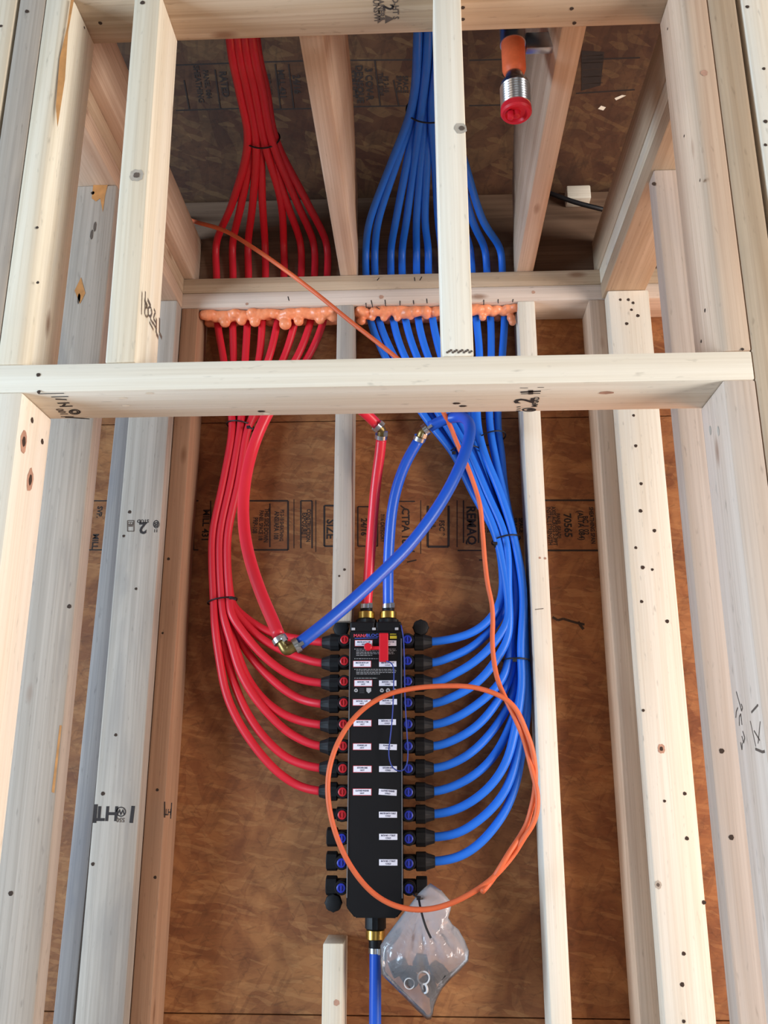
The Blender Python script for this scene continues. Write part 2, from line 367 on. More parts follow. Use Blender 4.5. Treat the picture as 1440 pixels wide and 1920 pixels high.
def txt(s, pl, u, v, nrm, right, up, size, mi, sx=1.0):
    nv = Vector(nrm)*EPS
    return lambda bm: add_text(bm, s, pl(u, v)+nv, right, up, size, mi, sx)
PY = lambda Y: (lambda u, v: W(u, v, Y))
PZ = lambda Z: (lambda u, v: WZ(u, v, Z))
PX = lambda X: (lambda u, v: WX(u, v, X))

# ------------------------------------------------------------------ main dimensions (metres)
HB, HT = 1.8337, 1.8717           # header bottom / top
FP = 2.4507                        # underside of front wall plate
BP, BM, BT = 2.391, 2.429, 2.467   # back plates: underside, joint, top
XL, XR = -0.493, 0.361             # opening in the front wall
YB, YO = 0.788, 0.877              # face of back studs, face of sheathing
PL, PR = -0.542, 0.411             # inner faces of the two side partitions

# ------------------------------------------------------------------ structure
def stampcol(bm, s, u, v, Y, size, mi, sx=1.0):
    add_text(bm, s, W(u, v, Y-EPS), (0, 0, -1), (1, 0, 0), size*1.15, mi, sx*.95)
def rect(bm, u0, v0, u1, v1, Y, wd, mi, sides='LTRB'):
    P = lambda u, v: W(u, v, Y-EPS)
    n = (0, -1, 0)
    if 'L' in sides: add_line(bm, P(u0, v0), P(u0, v1), n, wd, mi)
    if 'R' in sides: add_line(bm, P(u1, v0), P(u1, v1), n, wd, mi)
    if 'T' in sides: add_line(bm, P(u0, v0), P(u1, v0), n, wd, mi)
    if 'B' in sides: add_line(bm, P(u0, v1), P(u1, v1), n, wd, mi)
def wall_back():
    bm = bmesh.new(); zs = [0.0, 0.9345, 2.1455, 2.72]
    for i in range(3): bm_box(-1.9, 1.9, YO, YO+0.0125, zs[i]+0.001, zs[i+1]-0.001, bev=0.0008, seg=1, bm=bm)
    bm_box(-1.9, 1.9, YO+0.0126, YO+0.02, 0, 2.72, bm=bm, mi=1)
    Y = YO
    # printed grade stamps, a band of sideways lettering
    rect(bm, 363, 939, 372, 1031, Y, .003, 1, 'LTB'); rect(bm, 395, 939, 398, 1031, Y, .003, 1, 'L')
    stampcol(bm, 'MILL 431', 385, 985, Y, .018, 1)
    rect(bm, 465, 939, 540, 1031, Y, .004, 1, 'TRB')
    for u, s, z in ((478, 'PRP-108', .013), (489, 'PANEL SPACE 1/8', .011), (499, 'THIS SIDE DOWN', .012), (518, 'ANSI/APA 108', .013), (528, 'PS 2-10 SHEATHING', .010)):
        stampcol(bm, s, u, 985, Y, z, 1, 0.75)
    rect(bm, 506, 944, 509, 1026, Y, .003, 1, 'L')
    rect(bm, 551, 936, 556, 1028, Y, .0015, 1, 'L'); rect(bm, 564, 939, 585, 1028, Y, .003, 1, 'LTR')
    stampcol(bm, 'EXPOSURE 1', 570, 985, Y, .012, 1, .8); stampcol(bm, 'CONSTRUCTION', 578, 985, Y, .011, 1, .8)
    rect(bm, 592, 938, 592, 1035, Y, .0015, 1, 'L')
    rect(bm, 608, 948, 636, 1024, Y, .004, 1, 'LTB'); stampcol(bm, 'SIZE', 619, 992, Y, .022, 1)
    rect(bm, 671, 950, 708, 1024, Y, .003, 1); stampcol(bm, '24/16', 682, 988, Y, .016, 1)
    stampcol(bm, '7/16 CATEGORY', 717, 990, Y, .010, 1, .8)
    rect(bm, 748, 940, 778, 1036, Y, .003, 1, 'T'); stampcol(bm, 'CTPA 18', 760, 986, Y, .020, 1)
    add_line(bm, W(751, 948, Y-EPS), W(762, 956, Y-EPS), (0, -1, 0), .003, 1)
    rect(bm, 789, 938, 786, 1038, Y, .0015, 1, 'L')
    rect(bm, 802, 948, 841, 1025, Y, .005, 1, 'LRB'); stampcol(bm, 'UL', 812, 985, Y, .012, 1); stampcol(bm, 'FSC *', 828, 990, Y, .014, 1)
    rect(bm, 857, 938, 858, 1026, Y, .002, 1, 'L'); rect(bm, 869, 938, 871, 1018, Y, .003, 1, 'L')
    stampcol(bm, 'REMAQ', 883, 985, Y, .024, 1, 1.0); rect(bm, 858, 1031, 905, 1032, Y, .003, 1, 'B'); rect(bm, 897, 938, 900, 1018, Y, .003, 1, 'L')
    add_line(bm, W(763, 1054, Y-EPS), W(781, 1050, Y-EPS), (0, -1, 0), .003, 1); add_line(bm, W(898, 1050, Y-EPS), W(914, 1050, Y-EPS), (0, -1, 0), .003, 1)
    add_line(bm, W(745, 1030, Y-EPS), W(778, 1034, Y-EPS), (0, -1, 0), .003, 1)
    for u in range(905, 985, 12): stampcol(bm, 'SPACE', u, 985, Y, .012, 1, .9)
    rect(bm, 1020, 938, 1124, 1032, Y, .004, 1, 'TB')
    for u, s, z in ((1030, 'INSTALL STRENGTH', .011), (1039, 'AXIS ACROSS SUPPT', .011), (1047, 'PANEL GRADE', .010)): stampcol(bm, s, u, 986, Y, z, 1, .8)
    stampcol(bm, '70565', 1064, 985, Y, .020, 1); 
    for u, s, z in ((1089, '(ALTA 084)', .015), (1098, 'BC 1 02', .014), (1110, 'SHEATHING SPAN', .011), (1121, 'MILL 084 PRP', .011)): stampcol(bm, s, u, 985, Y, z, 1, .85)
    stampcol(bm, 'SVP.', 186, 960, Y, .014, 1); stampcol(bm, 'MILL', 178, 1015, Y, .016, 1)
    rect(bm, 160, 939, 202, 1031, Y, .003, 1, 'TB')
    # scrape on the bare sheathing between the right studs
    pts = [(1036, 1157), (1046, 1163), (1056, 1160), (1068, 1164), (1082, 1168), (1096, 1171)]
    add_stroke(bm, [W(u, v, Y-EPS) for u, v in pts], (0, -1, 0), .005, 2); add_line(bm, W(1084, 1166, Y-EPS), W(1094, 1180, Y-EPS), (0, -1, 0), .006, 2)
    o = link('wall_back', bm, ['osb', 'inkosb', 'hole'], mw=T((0, YO, 0)))
    tag(o, kind='structure')
wall_back()
bm = bm_box(-5.5, 5.5, -4.6, YO+0.02, -0.03, 0.0); tag(link('floor', bm, 'ply', mw=T((0, 0, 0))), kind='structure')
# sloping roof sheathing over the closet, rising towards the viewer
SL = math.tan(math.radians(35)); RZ = 2.72
def roofz(y): return RZ + (YO-y)*SL
def roof():
    bm = bmesh.new()
    q = [(-1.9, YO+.02, roofz(YO+.02)), (1.9, YO+.02, roofz(YO+.02)), (1.9, -1.2, roofz(-1.2)), (-1.9, -1.2, roofz(-1.2))]
    lo = [bm.verts.new(p) for p in q]; hi = [bm.verts.new((p[0], p[1], p[2]+.014)) for p in q]
    bm.faces.new(lo); bm.faces.new(hi[::-1])
    for i in range(4): bm.faces.new((lo[i], hi[i], hi[(i+1) % 4], lo[(i+1) % 4]))
    bmesh.ops.recalc_face_normals(bm, faces=bm.faces)
    nrm = Vector((0, -SL, -1)).normalized(); upv = Vector((1, 0, 0)); rt = Vector((0, 1, -SL)).normalized()
    def RP(u, v):
        d = ray(u, v); # intersect with the slope plane
        p0 = Vector((0, YO, RZ)); n = Vector((0, SL, 1)); t = (p0-CAM).dot(n)/d.dot(n); return CAM+d*t+nrm*EPS*2
    for (u0, v0, u1, v1) in ((330, 122, 440, 118), (495, 116, 575, 114), (640, 113, 780, 112), (880, 113, 990, 110), (1090, 112, 1200, 108), (330, 207, 455, 203), (505, 205, 590, 203), (650, 200, 780, 198), (880, 198, 970, 196), (1080, 175, 1190, 168)):
        add_line(bm, RP(u0, v0), RP(u1, v1), nrm, .003, 1)
    for (u, v0, v1) in ((345, 150, 205), (403, 130, 205), (516, 120, 203), (541, 120, 203), (703, 113, 198), (738, 150, 198)):
        add_line(bm, RP(u, v0), RP(u+10, v1), nrm, .003, 1)
    for (u, s, z) in ((372, 'SHEATHING', .018), (388, 'PANEL 084', .016), (420, 'RATED', .022), (503, 'PRP-108', .016), (528, 'MILL 431', .020), (556, '24/16', .022), (652, 'EXPOSURE', .020), (661, 'STRUCT', .020), (674, 'DENSQUE', .022), (692, '3 COV-R', .022), (714, 'THIS SIDE', .014), (724, 'PS 2-10', .014), (748, 'SPACE', .016), (760, 'SPACE', .016)):
        add_text(bm, s, RP(u, 158), rt, upv, z, 1, .8)
    p = [RP(1090, 95), RP(1133, 97), RP(1126, 160), RP(1090, 170)]; bm_poly(bm, p, 1)
    for a in range(5): add_line(bm, RP(1092, 105+a*13), RP(1130, 103+a*13), nrm*2, .002, 2)
    bm_poly(bm, [RP(1121, 204), RP(1127, 198), RP(1136, 201), RP(1131, 207)], 3); bm_poly(bm, [RP(1152, 184), RP(1166, 178), RP(1174, 179), RP(1155, 188)], 3)
    return link('ceiling', bm, ['osbroof_shaded', 'inkosb', 'hole', 'dent'], mw=T((0, YO, RZ)))
tag(roof(), kind='structure')
bm = bm_box(-5.5, 5.5, -4.6, -0.02, 2.56, 2.58); tag(link('ceiling', bm, 'fabricceil', mw=T((0, -2, 2.57))), kind='structure')

board('lit_rim_patch', (WZ(1056, 374, 2.70).x, .4025, YO-.075, YO-.0395, 2.665, 2.70), 'X', 'pale', 'pale block standing for the lit top of the rim board behind the black cable', 'lit patch')  # added pale block, stands for light falling on the rim board top
# --- front wall framing
n0 = (0, -1, 0); nd_ = (0, 0, -1)
LXI = XL-0.038
def hdr_deco(bm):
    holes(PY(0), [(72, 703), (73, 735)], r=.004)(bm)
    holes(PY(0), [(1392, 655)], r=.0025)(bm)
    P = PZ(HB)
    for g in (ln(P, [(72, 738), (120, 737)], nd_, .002, 1), ln(P, [(96, 744), (128, 743)], nd_, .0022, 1), ln(P, [(104, 748), (125, 749)], nd_, .003, 1), ln(P, [(108, 756), (130, 755)], nd_, .003, 1),
              ln(P, [(112, 762), (136, 761)], nd_, .003, 1), ln(P, [(118, 761), (122, 757)], nd_, .003, 1), ln(P, [(122, 782), (168, 785)], nd_, .003, 1), ln(P, [(114, 781), (138, 781)], nd_, .0015, 1)): g(bm)
    for a in range(2):
        pts = [(140+10*math.cos(t)*(1-.4*a), 772+4.5*math.sin(t)*(1-.4*a)) for t in [k*math.pi/5 for k in range(11)]]; ln(P, pts, nd_, .0022, 1)(bm)
    add_text(bm, '100', P(117, 772)+Vector(nd_)*EPS, (0, -1, 0), (-1, 0, 0), .014, 2)
    # grade mark near the right
    add_text(bm, '2', P(985, 751)+Vector(nd_)*EPS, (0, -1, 0), (-1, 0, 0), .034, 1, 1.0)
    add_text(bm, 'MFG', P(1004, 757)+Vector(nd_)*EPS, (0, -1, 0), (-1, 0, 0), .010, 1); add_text(bm, 'KD', P(1006, 748)+Vector(nd_)*EPS, (0, -1, 0), (-1, 0, 0), .010, 1)
    for g in (ln(P, [(975, 727), (990, 727)], nd_, .0014, 2), ln(P, [(1008, 726), (1020, 726)], nd_, .0014, 2), ln(P, [(976, 735), (1014, 733)], nd_, .004, 1), ln(P, [(977, 738), (1013, 737)], nd_, .002, 1), ln(P, [(995, 731), (995, 739)], nd_, .006, 2),
              ln(P, [(969, 763), (976, 762)], nd_, .002, 1), ln(P, [(969, 767), (976, 766)], nd_, .002, 1), ln(P, [(968, 770), (976, 770)], nd_, .002, 1)): g(bm)
    pts = [(992+12*math.cos(t), 768+3*math.sin(t)) for t in [k*math.pi/5 for k in range(11)]]; ln(P, pts, nd_, .0025, 1)(bm); add_disc(bm, P(994, 768)+Vector(nd_)*EPS, nd_, .004, 1, 1.4)
    for (u, v, m_) in ((862, 733, 7), (856, 756, 3), (868, 761, 3), (230, 746, 7), (236, 760, 7), (280, 737, 7), (500, 775, 7), (490, 771, 3)): add_disc(bm, P(u, v)+Vector(nd_)*EPS, nd_, .0035, m_, 1.7, along=(1, 0, 0))
    add_disc(bm, P(1137, 736)+Vector(nd_)*EPS, nd_, .005, 4, 2.2, along=(1, 0, 0))
board('wood_header', (LXI, .399, 0, .089, HB, HT), 'X', 'pale', 'long horizontal lumber header crossing the whole picture in front of the hoses', 'beam', deco=hdr_deco)
def tp_deco(bm):
    P = PZ(FP); N = Vector(nd_)*EPS
    add_text(bm, '2', P(727, 14)+N, (0, 1, 0), (1, 0, 0), .022, 1)
    add_text(bm, 'PLANERS', P(714, 12)+N, (0, 1, 0), (1, 0, 0), .012, 2); add_text(bm, 'BRUNSWI', P(705, 12)+N, (0, 1, 0), (1, 0, 0), .012, 2); add_text(bm, 'KD-HT S', P(741, 12)+N, (0, 1, 0), (1, 0, 0), .012, 2)
    for (a, b2) in ((708, 720), (722, 739)): bm_poly(bm, [P(a, 28)+N, P(a, 44)+N, P(b2, 35)+N], 2)
    for (u, v) in ((188, 43), (868, 14), (868, 36), (1077, 43), (1072, 16)): add_disc(bm, P(u, v)+N, nd_, .0035, 3)
board('wood_plate', (LXI, .399, 0, .089, FP, FP+.038), 'X', 'tan', 'horizontal lumber top plate along the upper edge of the picture, marked 2', 'beam', deco=tp_deco)
board('wood_plate', (-.62, .50, 0, .089, FP+.0385, FP+.0765), 'X', 'tan', 'second lumber plate lying on top of the front wall plate', 'beam')
# trimmers, kings, cripples
def tl_deco(bm):
    N = Vector((1, 0, 0))
    P = PX(XL)
    for (u, v, r, m_) in ((60, 788, .0045, 3), (79, 828, .0045, 3)): add_disc(bm, P(u, v)+N*EPS, N, r, m_)
    for (u, v) in ((44, 828), (56, 900)):
        add_disc(bm, P(u, v)+N*EPS, N, .010, 4, 1.8, 14, along=(0, 0, 1)); add_disc(bm, P(u, v)+N*EPS*2, N, .005, 3, 1.6, 12, along=(0, 0, 1))
board('wood_stud', (LXI, XL, 0, .089, 0, HB), 'Z', 'pale', 'left trimmer stud under the header with two reddish knots on its bright side', deco=tl_deco)
def tr_deco(bm):
    N = Vector((-1, 0, 0)); P = PX(XR)
    def st(pts, wd=.0018): add_stroke(bm, [P(u, v)+N*EPS for u, v in pts], N, wd, 2)
    k = lambda x, y: (1360+x/12, 1280+y/12)
    st([k(250, 200), k(310, 420), (k(370, 640)), k(390, 560), k(360, 480)]); st([k(240, 790), k(250, 650), k(285, 560)]); st([k(320, 970), k(318, 770), k(350, 700), k(378, 950)])
    st([k(395, 1090), k(440, 1240), k(415, 1360), k(375, 1200)]); st([k(345, 1340), k(378, 1510), k(385, 1350)])
    st([k(590, 670), k(740, 500)], .0024); st([k(565, 860), k(690, 1440)], .0012); st([k(650, 1080), k(780, 1300)]); st([k(790, 870), k(740, 1370)], .0014); st([k(680, 1490), k(840, 1560), k(890, 1545)], .003)
    for (u, v) in ((1332, 807), (1347, 808)): add_disc(bm, P(u, v)+N*EPS, N, .004, 5, 1.8, along=(0, 0, 1))
board('wood_stud', (XR, .399, 0, .089, 0, HB), 'Z', 'rose', 'right trimmer stud under the header with pencil scribbles on its bluish lit side', deco=tr_deco)
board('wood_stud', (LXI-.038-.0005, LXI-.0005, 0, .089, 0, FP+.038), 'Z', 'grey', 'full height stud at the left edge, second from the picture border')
board('wood_stud', (.3995, .4375, 0, .089, 0, FP+.038), 'Z', 'tan', 'full height stud beside the right end of the header, stained brown near its top')
board('wood_stud', (-.6165, -.5745, 0, .089, 0, FP+.038), 'Z', 'cream', 'outermost full height stud in the upper left corner of the picture', deco=holes(PY(0), [(2, 49), (51, 22)], r=.004))
board('wood_stud', (.445, .483, 0, .089, 0, FP+.038), 'Z', 'pale', 'outermost pale stud in the upper right corner of the picture', deco=holes(PY(0), [(1401, 13), (1432, 129), (1435, 228), (1435, 272)], r=.004))
def wl(bm):
    holes(PX(XL), [(158, 52)], nrm=(1, 0, 0), r=.003)(bm)
    holes(PY(0), [(70, 427), (71, 530), (50, 21)], r=.0035)(bm)
    P = PY(0); N = Vector(n0)*EPS
    bm_poly(bm, [P(133, 0)+N, P(139, 0)+N, P(128, 60)+N, P(122, 150)+N, P(108, 240)+N, P(105, 200)+N, P(112, 110)+N, P(126, 50)+N], 6)
board('wood_stud', (LXI, XL, 0, .089, HT, FP), 'Z', 'cream', 'short stud with a barky rounded corner standing on the left end of the header', wane=(1, -1, .014), deco=wl)
board('wood_stud', (XR, .399, 0, .089, HT, FP), 'Z', 'pink', 'short stud with a rounded left corner standing on the right end of the header', wane=(-1, -1, .013),
      deco=multi(holes(PY(0), [(1320, 137)], r=.006, mi=4), holes(PX(XR), [(1252, 54), (1283, 255), (1313, 338), (1322, 582), (1315, 640)], nrm=(-1, 0, 0), r=.003)))
def c1(bm):
    N = Vector(n0)*EPS; P = PY(0)
    add_knot(bm, P(256, 329), n0, .011, 5)
    add_disc(bm, P(273, 5)+N, n0, .004, 3)
    Nx = Vector((1, 0, 0)); Q = PX(-.362)
    for (u, v) in ((315, 38), (322, 48), (327, 107), (291, 515), (274, 542)): add_disc(bm, Q(u, v)+Nx*EPS, Nx, .0035, 3, 1.4, along=(0, 0, 1))
    Q = PX(-.358); st = lambda pts, wd: add_stroke(bm, [Q(u, v)+Nx*.003 for u, v in pts], Nx, wd, 2)
    st([(264, 547), (262, 590)], .004); st([(268, 562), (274, 575)], .006); st([(272+4*math.cos(t), 585+9*math.sin(t)) for t in [k*math.pi/5 for k in range(11)]], .0035)
    st([(280, 580), (283, 586), (280, 593), (279, 598), (284, 607)], .004); st([(277, 604), (285, 619)], .004); st([(291, 597), (290, 625), (295, 635)], .006)
board('wood_stud', (-.398, -.360, 0, .089, HT, FP), 'Z', 'cream', 'short stud with a round grey knot standing on the header, left of the red hoses', deco=c1, lean=-.016)
def c2(bm):
    N = Vector(n0)*EPS; P = PY(0)
    add_disc(bm, P(864, 241)+N, n0, .010, 5, 1.0, 12); add_disc(bm, P(866, 241)+N*2, n0, .0045, 2, 1.0, 10)
    for k in range(14): add_disc(bm, P(836+k*3.5, 661-(k % 3)*2)+N, n0, .0018, 2)
board('wood_stud', (.0253, .0633, 0, .089, HT, FP), 'Z', 'pale', 'short pale stud standing on the header in front of the blue hoses', deco=c2, lean=-.006)

# --- back wall framing
def bp_deco(bm):
    P = PY(YB)
    for (u0, v0, u1, v1) in ((686, 568, 687, 578), (696, 563, 699, 577), (722, 562, 723, 574), (750, 564, 750, 573), (775, 563, 776, 571), (800, 560, 801, 569), (907, 562, 907, 572), (934, 561, 934, 569), (962, 561, 961, 567), (705, 575, 712, 580), (540, 556, 542, 564)):
        ln(P, [(u0, v0), (u1, v1)], n0, .002, 1)(bm)
    holes(P, [(1000, 548), (715, 557), (463, 570)], r=.006, mi=4)(bm)
def bp_deco2(bm):
    P = PY(YB)
    for (u0, v0, u1, v1) in ((707, 526, 711, 521), (777, 520, 778, 527), (787, 526, 791, 519)): ln(P, [(u0, v0), (u1, v1)], n0, .002, 1)(bm)
board('wood_plate', (-1.8, 1.8, YB, YO, BP, BM), 'X', 'rose', 'lower back wall plate with pencil ticks where all the hoses pass through', 'beam', deco=bp_deco)
board('wood_plate', (-1.8, 1.8, YB, YO, BM+.0005, BT), 'X', 'tan', 'upper back wall plate lying on the plate the hoses pass through', 'beam', deco=bp_deco2)
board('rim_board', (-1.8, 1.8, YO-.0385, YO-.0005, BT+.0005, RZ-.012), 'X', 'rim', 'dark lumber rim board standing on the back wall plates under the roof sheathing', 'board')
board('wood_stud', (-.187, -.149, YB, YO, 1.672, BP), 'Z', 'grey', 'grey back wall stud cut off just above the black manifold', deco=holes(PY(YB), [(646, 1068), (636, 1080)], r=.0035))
board('wood_stud', (-.192, -.154, YB, YO, 0, 1.075), 'Z', 'cream', 'lower stump of the cut back wall stud, below the black manifold', deco=holes(PY(YB), [(631, 1880)], r=.009, mi=4))
board('wood_stud', (.2189, .2569, YB, YO, 0, BP), 'Z', 'pale', 'back wall stud just right of the blue hose bundle', deco=multi(holes(PY(YB), [(1012, 1046), (1022, 1047)], r=.004, mi=4), ln(PY(YB), [(1003, 1143), (1019, 1141)], n0, .0015, 2)))
board('wood_stud', (-.543, -.5045, YB, YO, 0, BP), 'Z', 'sienna', 'pinkish back wall stud at the left, nearest to the red hose bundle', deco=multi(holes(PY(YB), [(316, 1048), (305, 1187), (295, 1481), (291, 1645)], r=.004), ln(PY(YB), [(309, 1503), (309, 1533)], n0, .002, 1), ln(PY(YB), [(322, 1505), (320, 1535)], n0, .002, 1), txt('HT', PY(YB), 315, 1522, n0, (-1, 0, 0), (0, 0, -1), .016, 1, .6)))
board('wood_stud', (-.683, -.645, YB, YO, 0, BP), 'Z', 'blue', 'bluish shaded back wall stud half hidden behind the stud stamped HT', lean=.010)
board('wood_stud', (.377, .4145, YB, YO, 0, BP), 'Z', 'pink', 'shaded back wall stud half hidden behind the lit stud full of nail holes', deco=holes(PY(YB), [(1175, 895)], r=.006, mi=4))
# partition end studs and second studs
def B_deco(bm):
    Y = YB-.038; P = PY(Y); r_, u_ = (-1, 0, 0), (0, 0, -1)
    txt('2', P, 268, 989, n0, r_, u_, .034, 1)(bm); txt('STUD', P, 268, 977, n0, r_, u_, .010, 1)(bm)
    rect(bm, 239, 976, 251, 996, Y, .002, 2); rect(bm, 241, 985, 249, 992, Y, .006, 2, 'T'); txt('KD', P, 245, 981, n0, r_, u_, .010, 2)(bm)
    pts = [(293+5*math.cos(t), 983+7*math.sin(t)) for t in [k*math.pi/6 for k in range(13)]]; ln(P, pts, n0, .002, 1)(bm); txt('B', P, 293, 983, n0, r_, u_, .014, 1)(bm); txt('11', P, 292, 995, n0, r_, u_, .009, 1)(bm)
    txt('HT', P, 199, 1524, n0, r_, u_, .036, 1)(bm); ln(P, [(250, 1511), (246, 1543)], n0, .007, 1)(bm); ln(P, [(180, 1508), (177, 1543)], n0, .007, 1)(bm)
    pts = [(227+8.5*math.cos(t), 1522+8.5*math.sin(t)) for t in [k*math.pi/8 for k in range(17)]]; ln(P, pts, n0, .002, 1)(bm); txt('W', P, 227, 1522, n0, r_, u_, .014, 1)(bm); txt('550', P, 226, 1537, n0, r_, u_, .011, 2)(bm)
    holes(P, [(243, 960), (232, 1005), (255, 1104), (217, 1378), (193, 1488), (174, 1620)], r=.005)(bm)
board('wood_stud', (PL-.089, PL, YB-.038, YB, 0, BP), 'Z', 'grey', 'wide grey stud face stamped upside down with 2 and HT, left of the red hoses', deco=B_deco, bev=.004)
rh = [(1163, 562), (1178, 562), (1187, 568), (1184, 581), (1196, 592), (1175, 607), (1188, 779), (1192, 836), (1202, 907), (1201, 958), (1227, 995), (1192, 1027), (1205, 1064), (1223, 1068), (1203, 1128), (1251, 1165), (1206, 1332), (1284, 1488), (1246, 1502), (1288, 1572), (1320, 1692), (1282, 1788), (1279, 1846), (1282, 1915)]
board('wood_stud', (PR, PR+.089, YB-.038, YB, 0, BP), 'Z', 'pale', 'wide brightly lit stud face full of nail holes, right of the sheathing bay', deco=multi(holes(PY(YB-.038), rh, r=.0048), (lambda bm: [add_knot(bm, W(1240, 1404, YB-.038), n0, .008, 4, 1.3), add_knot(bm, W(1234, 1659, YB-.038), n0, .007, 5, 1.2)])), bev=.004)
def S2(bm):
    Y = YB-.444; P = PY(Y); N = Vector(n0)*EPS
    bm_poly(bm, [P(175, 347)+N, P(202, 347)+N, P(197, 368)+N, P(193, 398)+N, P(188, 372)+N, P(180, 378)+N, P(172, 372)+N], 6)
    bm_poly(bm, [P(140, 545)+N, P(152, 520)+N, P(160, 550)+N, P(150, 570)+N], 6); bm_poly(bm, [P(112, 1360)+N, P(116, 1360)+N, P(102, 1487)+N, P(97, 1485)+N], 6)
    for (u, v) in ((174, 362), (130, 1137), (20, 1675)): add_disc(bm, P(u, v)+N, n0, .004, 3)
    for (u, v) in ((172, 440), (178, 425), (148, 560)): add_disc(bm, P(u, v)+N, n0, .003, 2, 4, along=(0, 0, 1))
board('wood_stud', (PL-.087, PL+.002, YB-.444, YB-.406, 0, BP), 'Z', 'grey', 'wide weathered grey stud behind the left trimmer with orange bark stains at its top', deco=S2, bev=.004)
board('wood_stud', (PR-.001, PR+.088, YB-.444, YB-.406, 0, BP), 'Z', 'rose', 'wide pinkish stud behind the right trimmer with a bluish left edge', deco=holes(PY(YB-.444), [(1226, 345), (1353, 1408), (1371, 1570)], r=.005), bev=.004)
# partition plates running front to back
for (xa, xb, z0, z1, mt, lb) in ((PL-.089, PL, BP, BM, 'pink', 'lower plate over the left partition studs, running back to the rear wall'), (PL-.089, PL, BM+.0005, BT, 'tan', 'upper plate over the left partition studs, running back to the rear wall'),
                             (PR-.006, PR+.083, BP, BM, 'tan', 'lower plate over the right partition studs, its underside glowing orange'), (PR-.006, PR+.083, BM+.0005, BT, 'cream', 'upper plate over the right partition studs, doubled on the glowing one')):
    board('wood_plate', (xa, xb, .0895, YB-.0005, z0, z1), 'Y', mt, lb, 'beam')
board('ceiling_board', (-.559, -.521, .10, YO-.04, BT+.0005, BT+.13), 'Y', 'pink', 'ceiling board on edge lying on the left partition plates', 'joist')
board('ceiling_board', (.4035, .4415, .10, YO-.04, BT+.0005, BT+.10), 'Y', 'tan', 'ceiling board on edge lying on the right partition plates', 'joist')
def joist(x0, x1, tw, H):
    """2x8 laid on the plates, its rear top corner cut to the roof slope and twisted towards its front end"""
    def f():
        bm = bmesh.new(); ys = [.10, .25, .40, .55, .65, .72, .79, YO-.04]; n = []
        for y in ys:
            t = max(0, (YO-.04-y)/(YO-.14)); s = tw*min(1, t*1.6)
            h = min(H, (roofz(y)-BT)-.06)
            if y > .7: h = min(h, .035+(YO-.04-y)*1.2+.02)
            n.append([bm.verts.new(p) for p in ((x0, y, BT+.0005), (x1, y, BT+.0005), (x1+s, y, BT+h), (x0+s, y, BT+h))])
        for a, b2 in zip(n[:-1], n[1:]):
            for i in range(4): bm.faces.new((a[i], a[(i+1) % 4], b2[(i+1) % 4], b2[i]))
        bm.faces.new(n[0][::-1]); bm.faces.new(n[-1]); bmesh.ops.recalc_face_normals(bm, faces=bm.faces)
        es = [e for e in bm.edges if e.calc_face_angle(0) > 1.0]
        bmesh.ops.bevel(bm, geom=es, offset=.003, segments=2, affect='EDGES', profile=.5)
        return bm
    return f
board('ceiling_joist', (-.182, -.144, .10, YO-.04, BT, BT+.18), 'Y', 'pink', 'ceiling joist between the red and the blue hose bundles with a pale twisted side', 'joist', shape=joist(-.182, -.144, .020, .19))
board('ceiling_joist', (.2198, .2578, .10, YO-.04, BT, BT+.18), 'Y', 'pink', 'ceiling joist beside the capped orange sprinkler pipe', 'joist', shape=joist(.2198, .2578, -.036, .19))

# ------------------------------------------------------------------ manifold
MX0, MX1, MZ0, MZ1, MY = -.149, -.044, 1.124, 1.655, .777
ROWS = [1.6336, 1.5909, 1.5508, 1.5093, 1.4682, 1.4267, 1.3847, 1.3414, 1.2996, 1.2575, 1.2140, 1.1703]
mf = empty('water_manifold', (-.0965, YO, 1.39), 'black plastic home run water manifold with red and blue valves on the sheathing', 'plumbing manifold')
def poly_extrude(pts, y0, y1, bev=.002, mi=0, bm=None):
    t = bmesh.new(); f = t.faces.new([t.verts.new((x, y0, z)) for x, z in pts])
    r = bmesh.ops.extrude_face_region(t, geom=[f]); bmesh.ops.translate(t, verts=[v for v in r['geom'] if isinstance(v, bmesh.types.BMVert)], vec=(0, y1-y0, 0))
    bmesh.ops.recalc_face_normals(t, faces=t.faces)
    if bev: bmesh.ops.bevel(t, geom=[e for e in t.edges if e.calc_face_angle(0) > .5], offset=bev, segments=2, affect='EDGES')
    for q in t.faces: q.material_index = mi
    return merge(bm, t)
body = poly_extrude([(MX0, MZ0+.014), (MX0+.016, MZ0-.004), (MX1-.012, MZ0-.004), (MX1, MZ0+.010), (MX1, MZ1-.004), (MX0, MZ1-.004)], MY, YO-.018)
for x in (MX0, MX1-.002): bm_box(x, x+.002, MY-.0015, MY+.004, MZ0+.03, MZ1-.02, .0005, 1, body, 1)
for x in (MX0+.005, MX1-.015): bm_box(x, x+.010, YO-.02, YO-.0002, 1.60, 1.63, .001, 1, body, 0); bm_box(x, x+.010, YO-.02, YO-.0002, 1.16, 1.19, .001, 1, body, 0)
link('body', body, ['black', 'edge'], mf, mw=T((-.0965, MY+.04, 1.39)))
endb = bm_box(MX0+.001, -.0985, MY-.006, YO-.02, MZ1-.006, MZ1+.0135, .003); bm_box(-.0955, MX1-.001, MY-.006, YO-.02, MZ1-.006, MZ1+.0135, .003, bm=endb)
for x in (-.141, -.0995, -.054):
    bm_box(x-.0035, x+.0035, MY-.0075, MY-.003, MZ1-.004, MZ1+.001, .0005, 1, endb, 1)
link('top_block', endb, ['black', 'lblwhite'], mf, mw=T((-.0965, MY+.03, MZ1)))
CY = .822
hx = W(687, 1150, CY).x; cx = W(728, 1150, CY).x
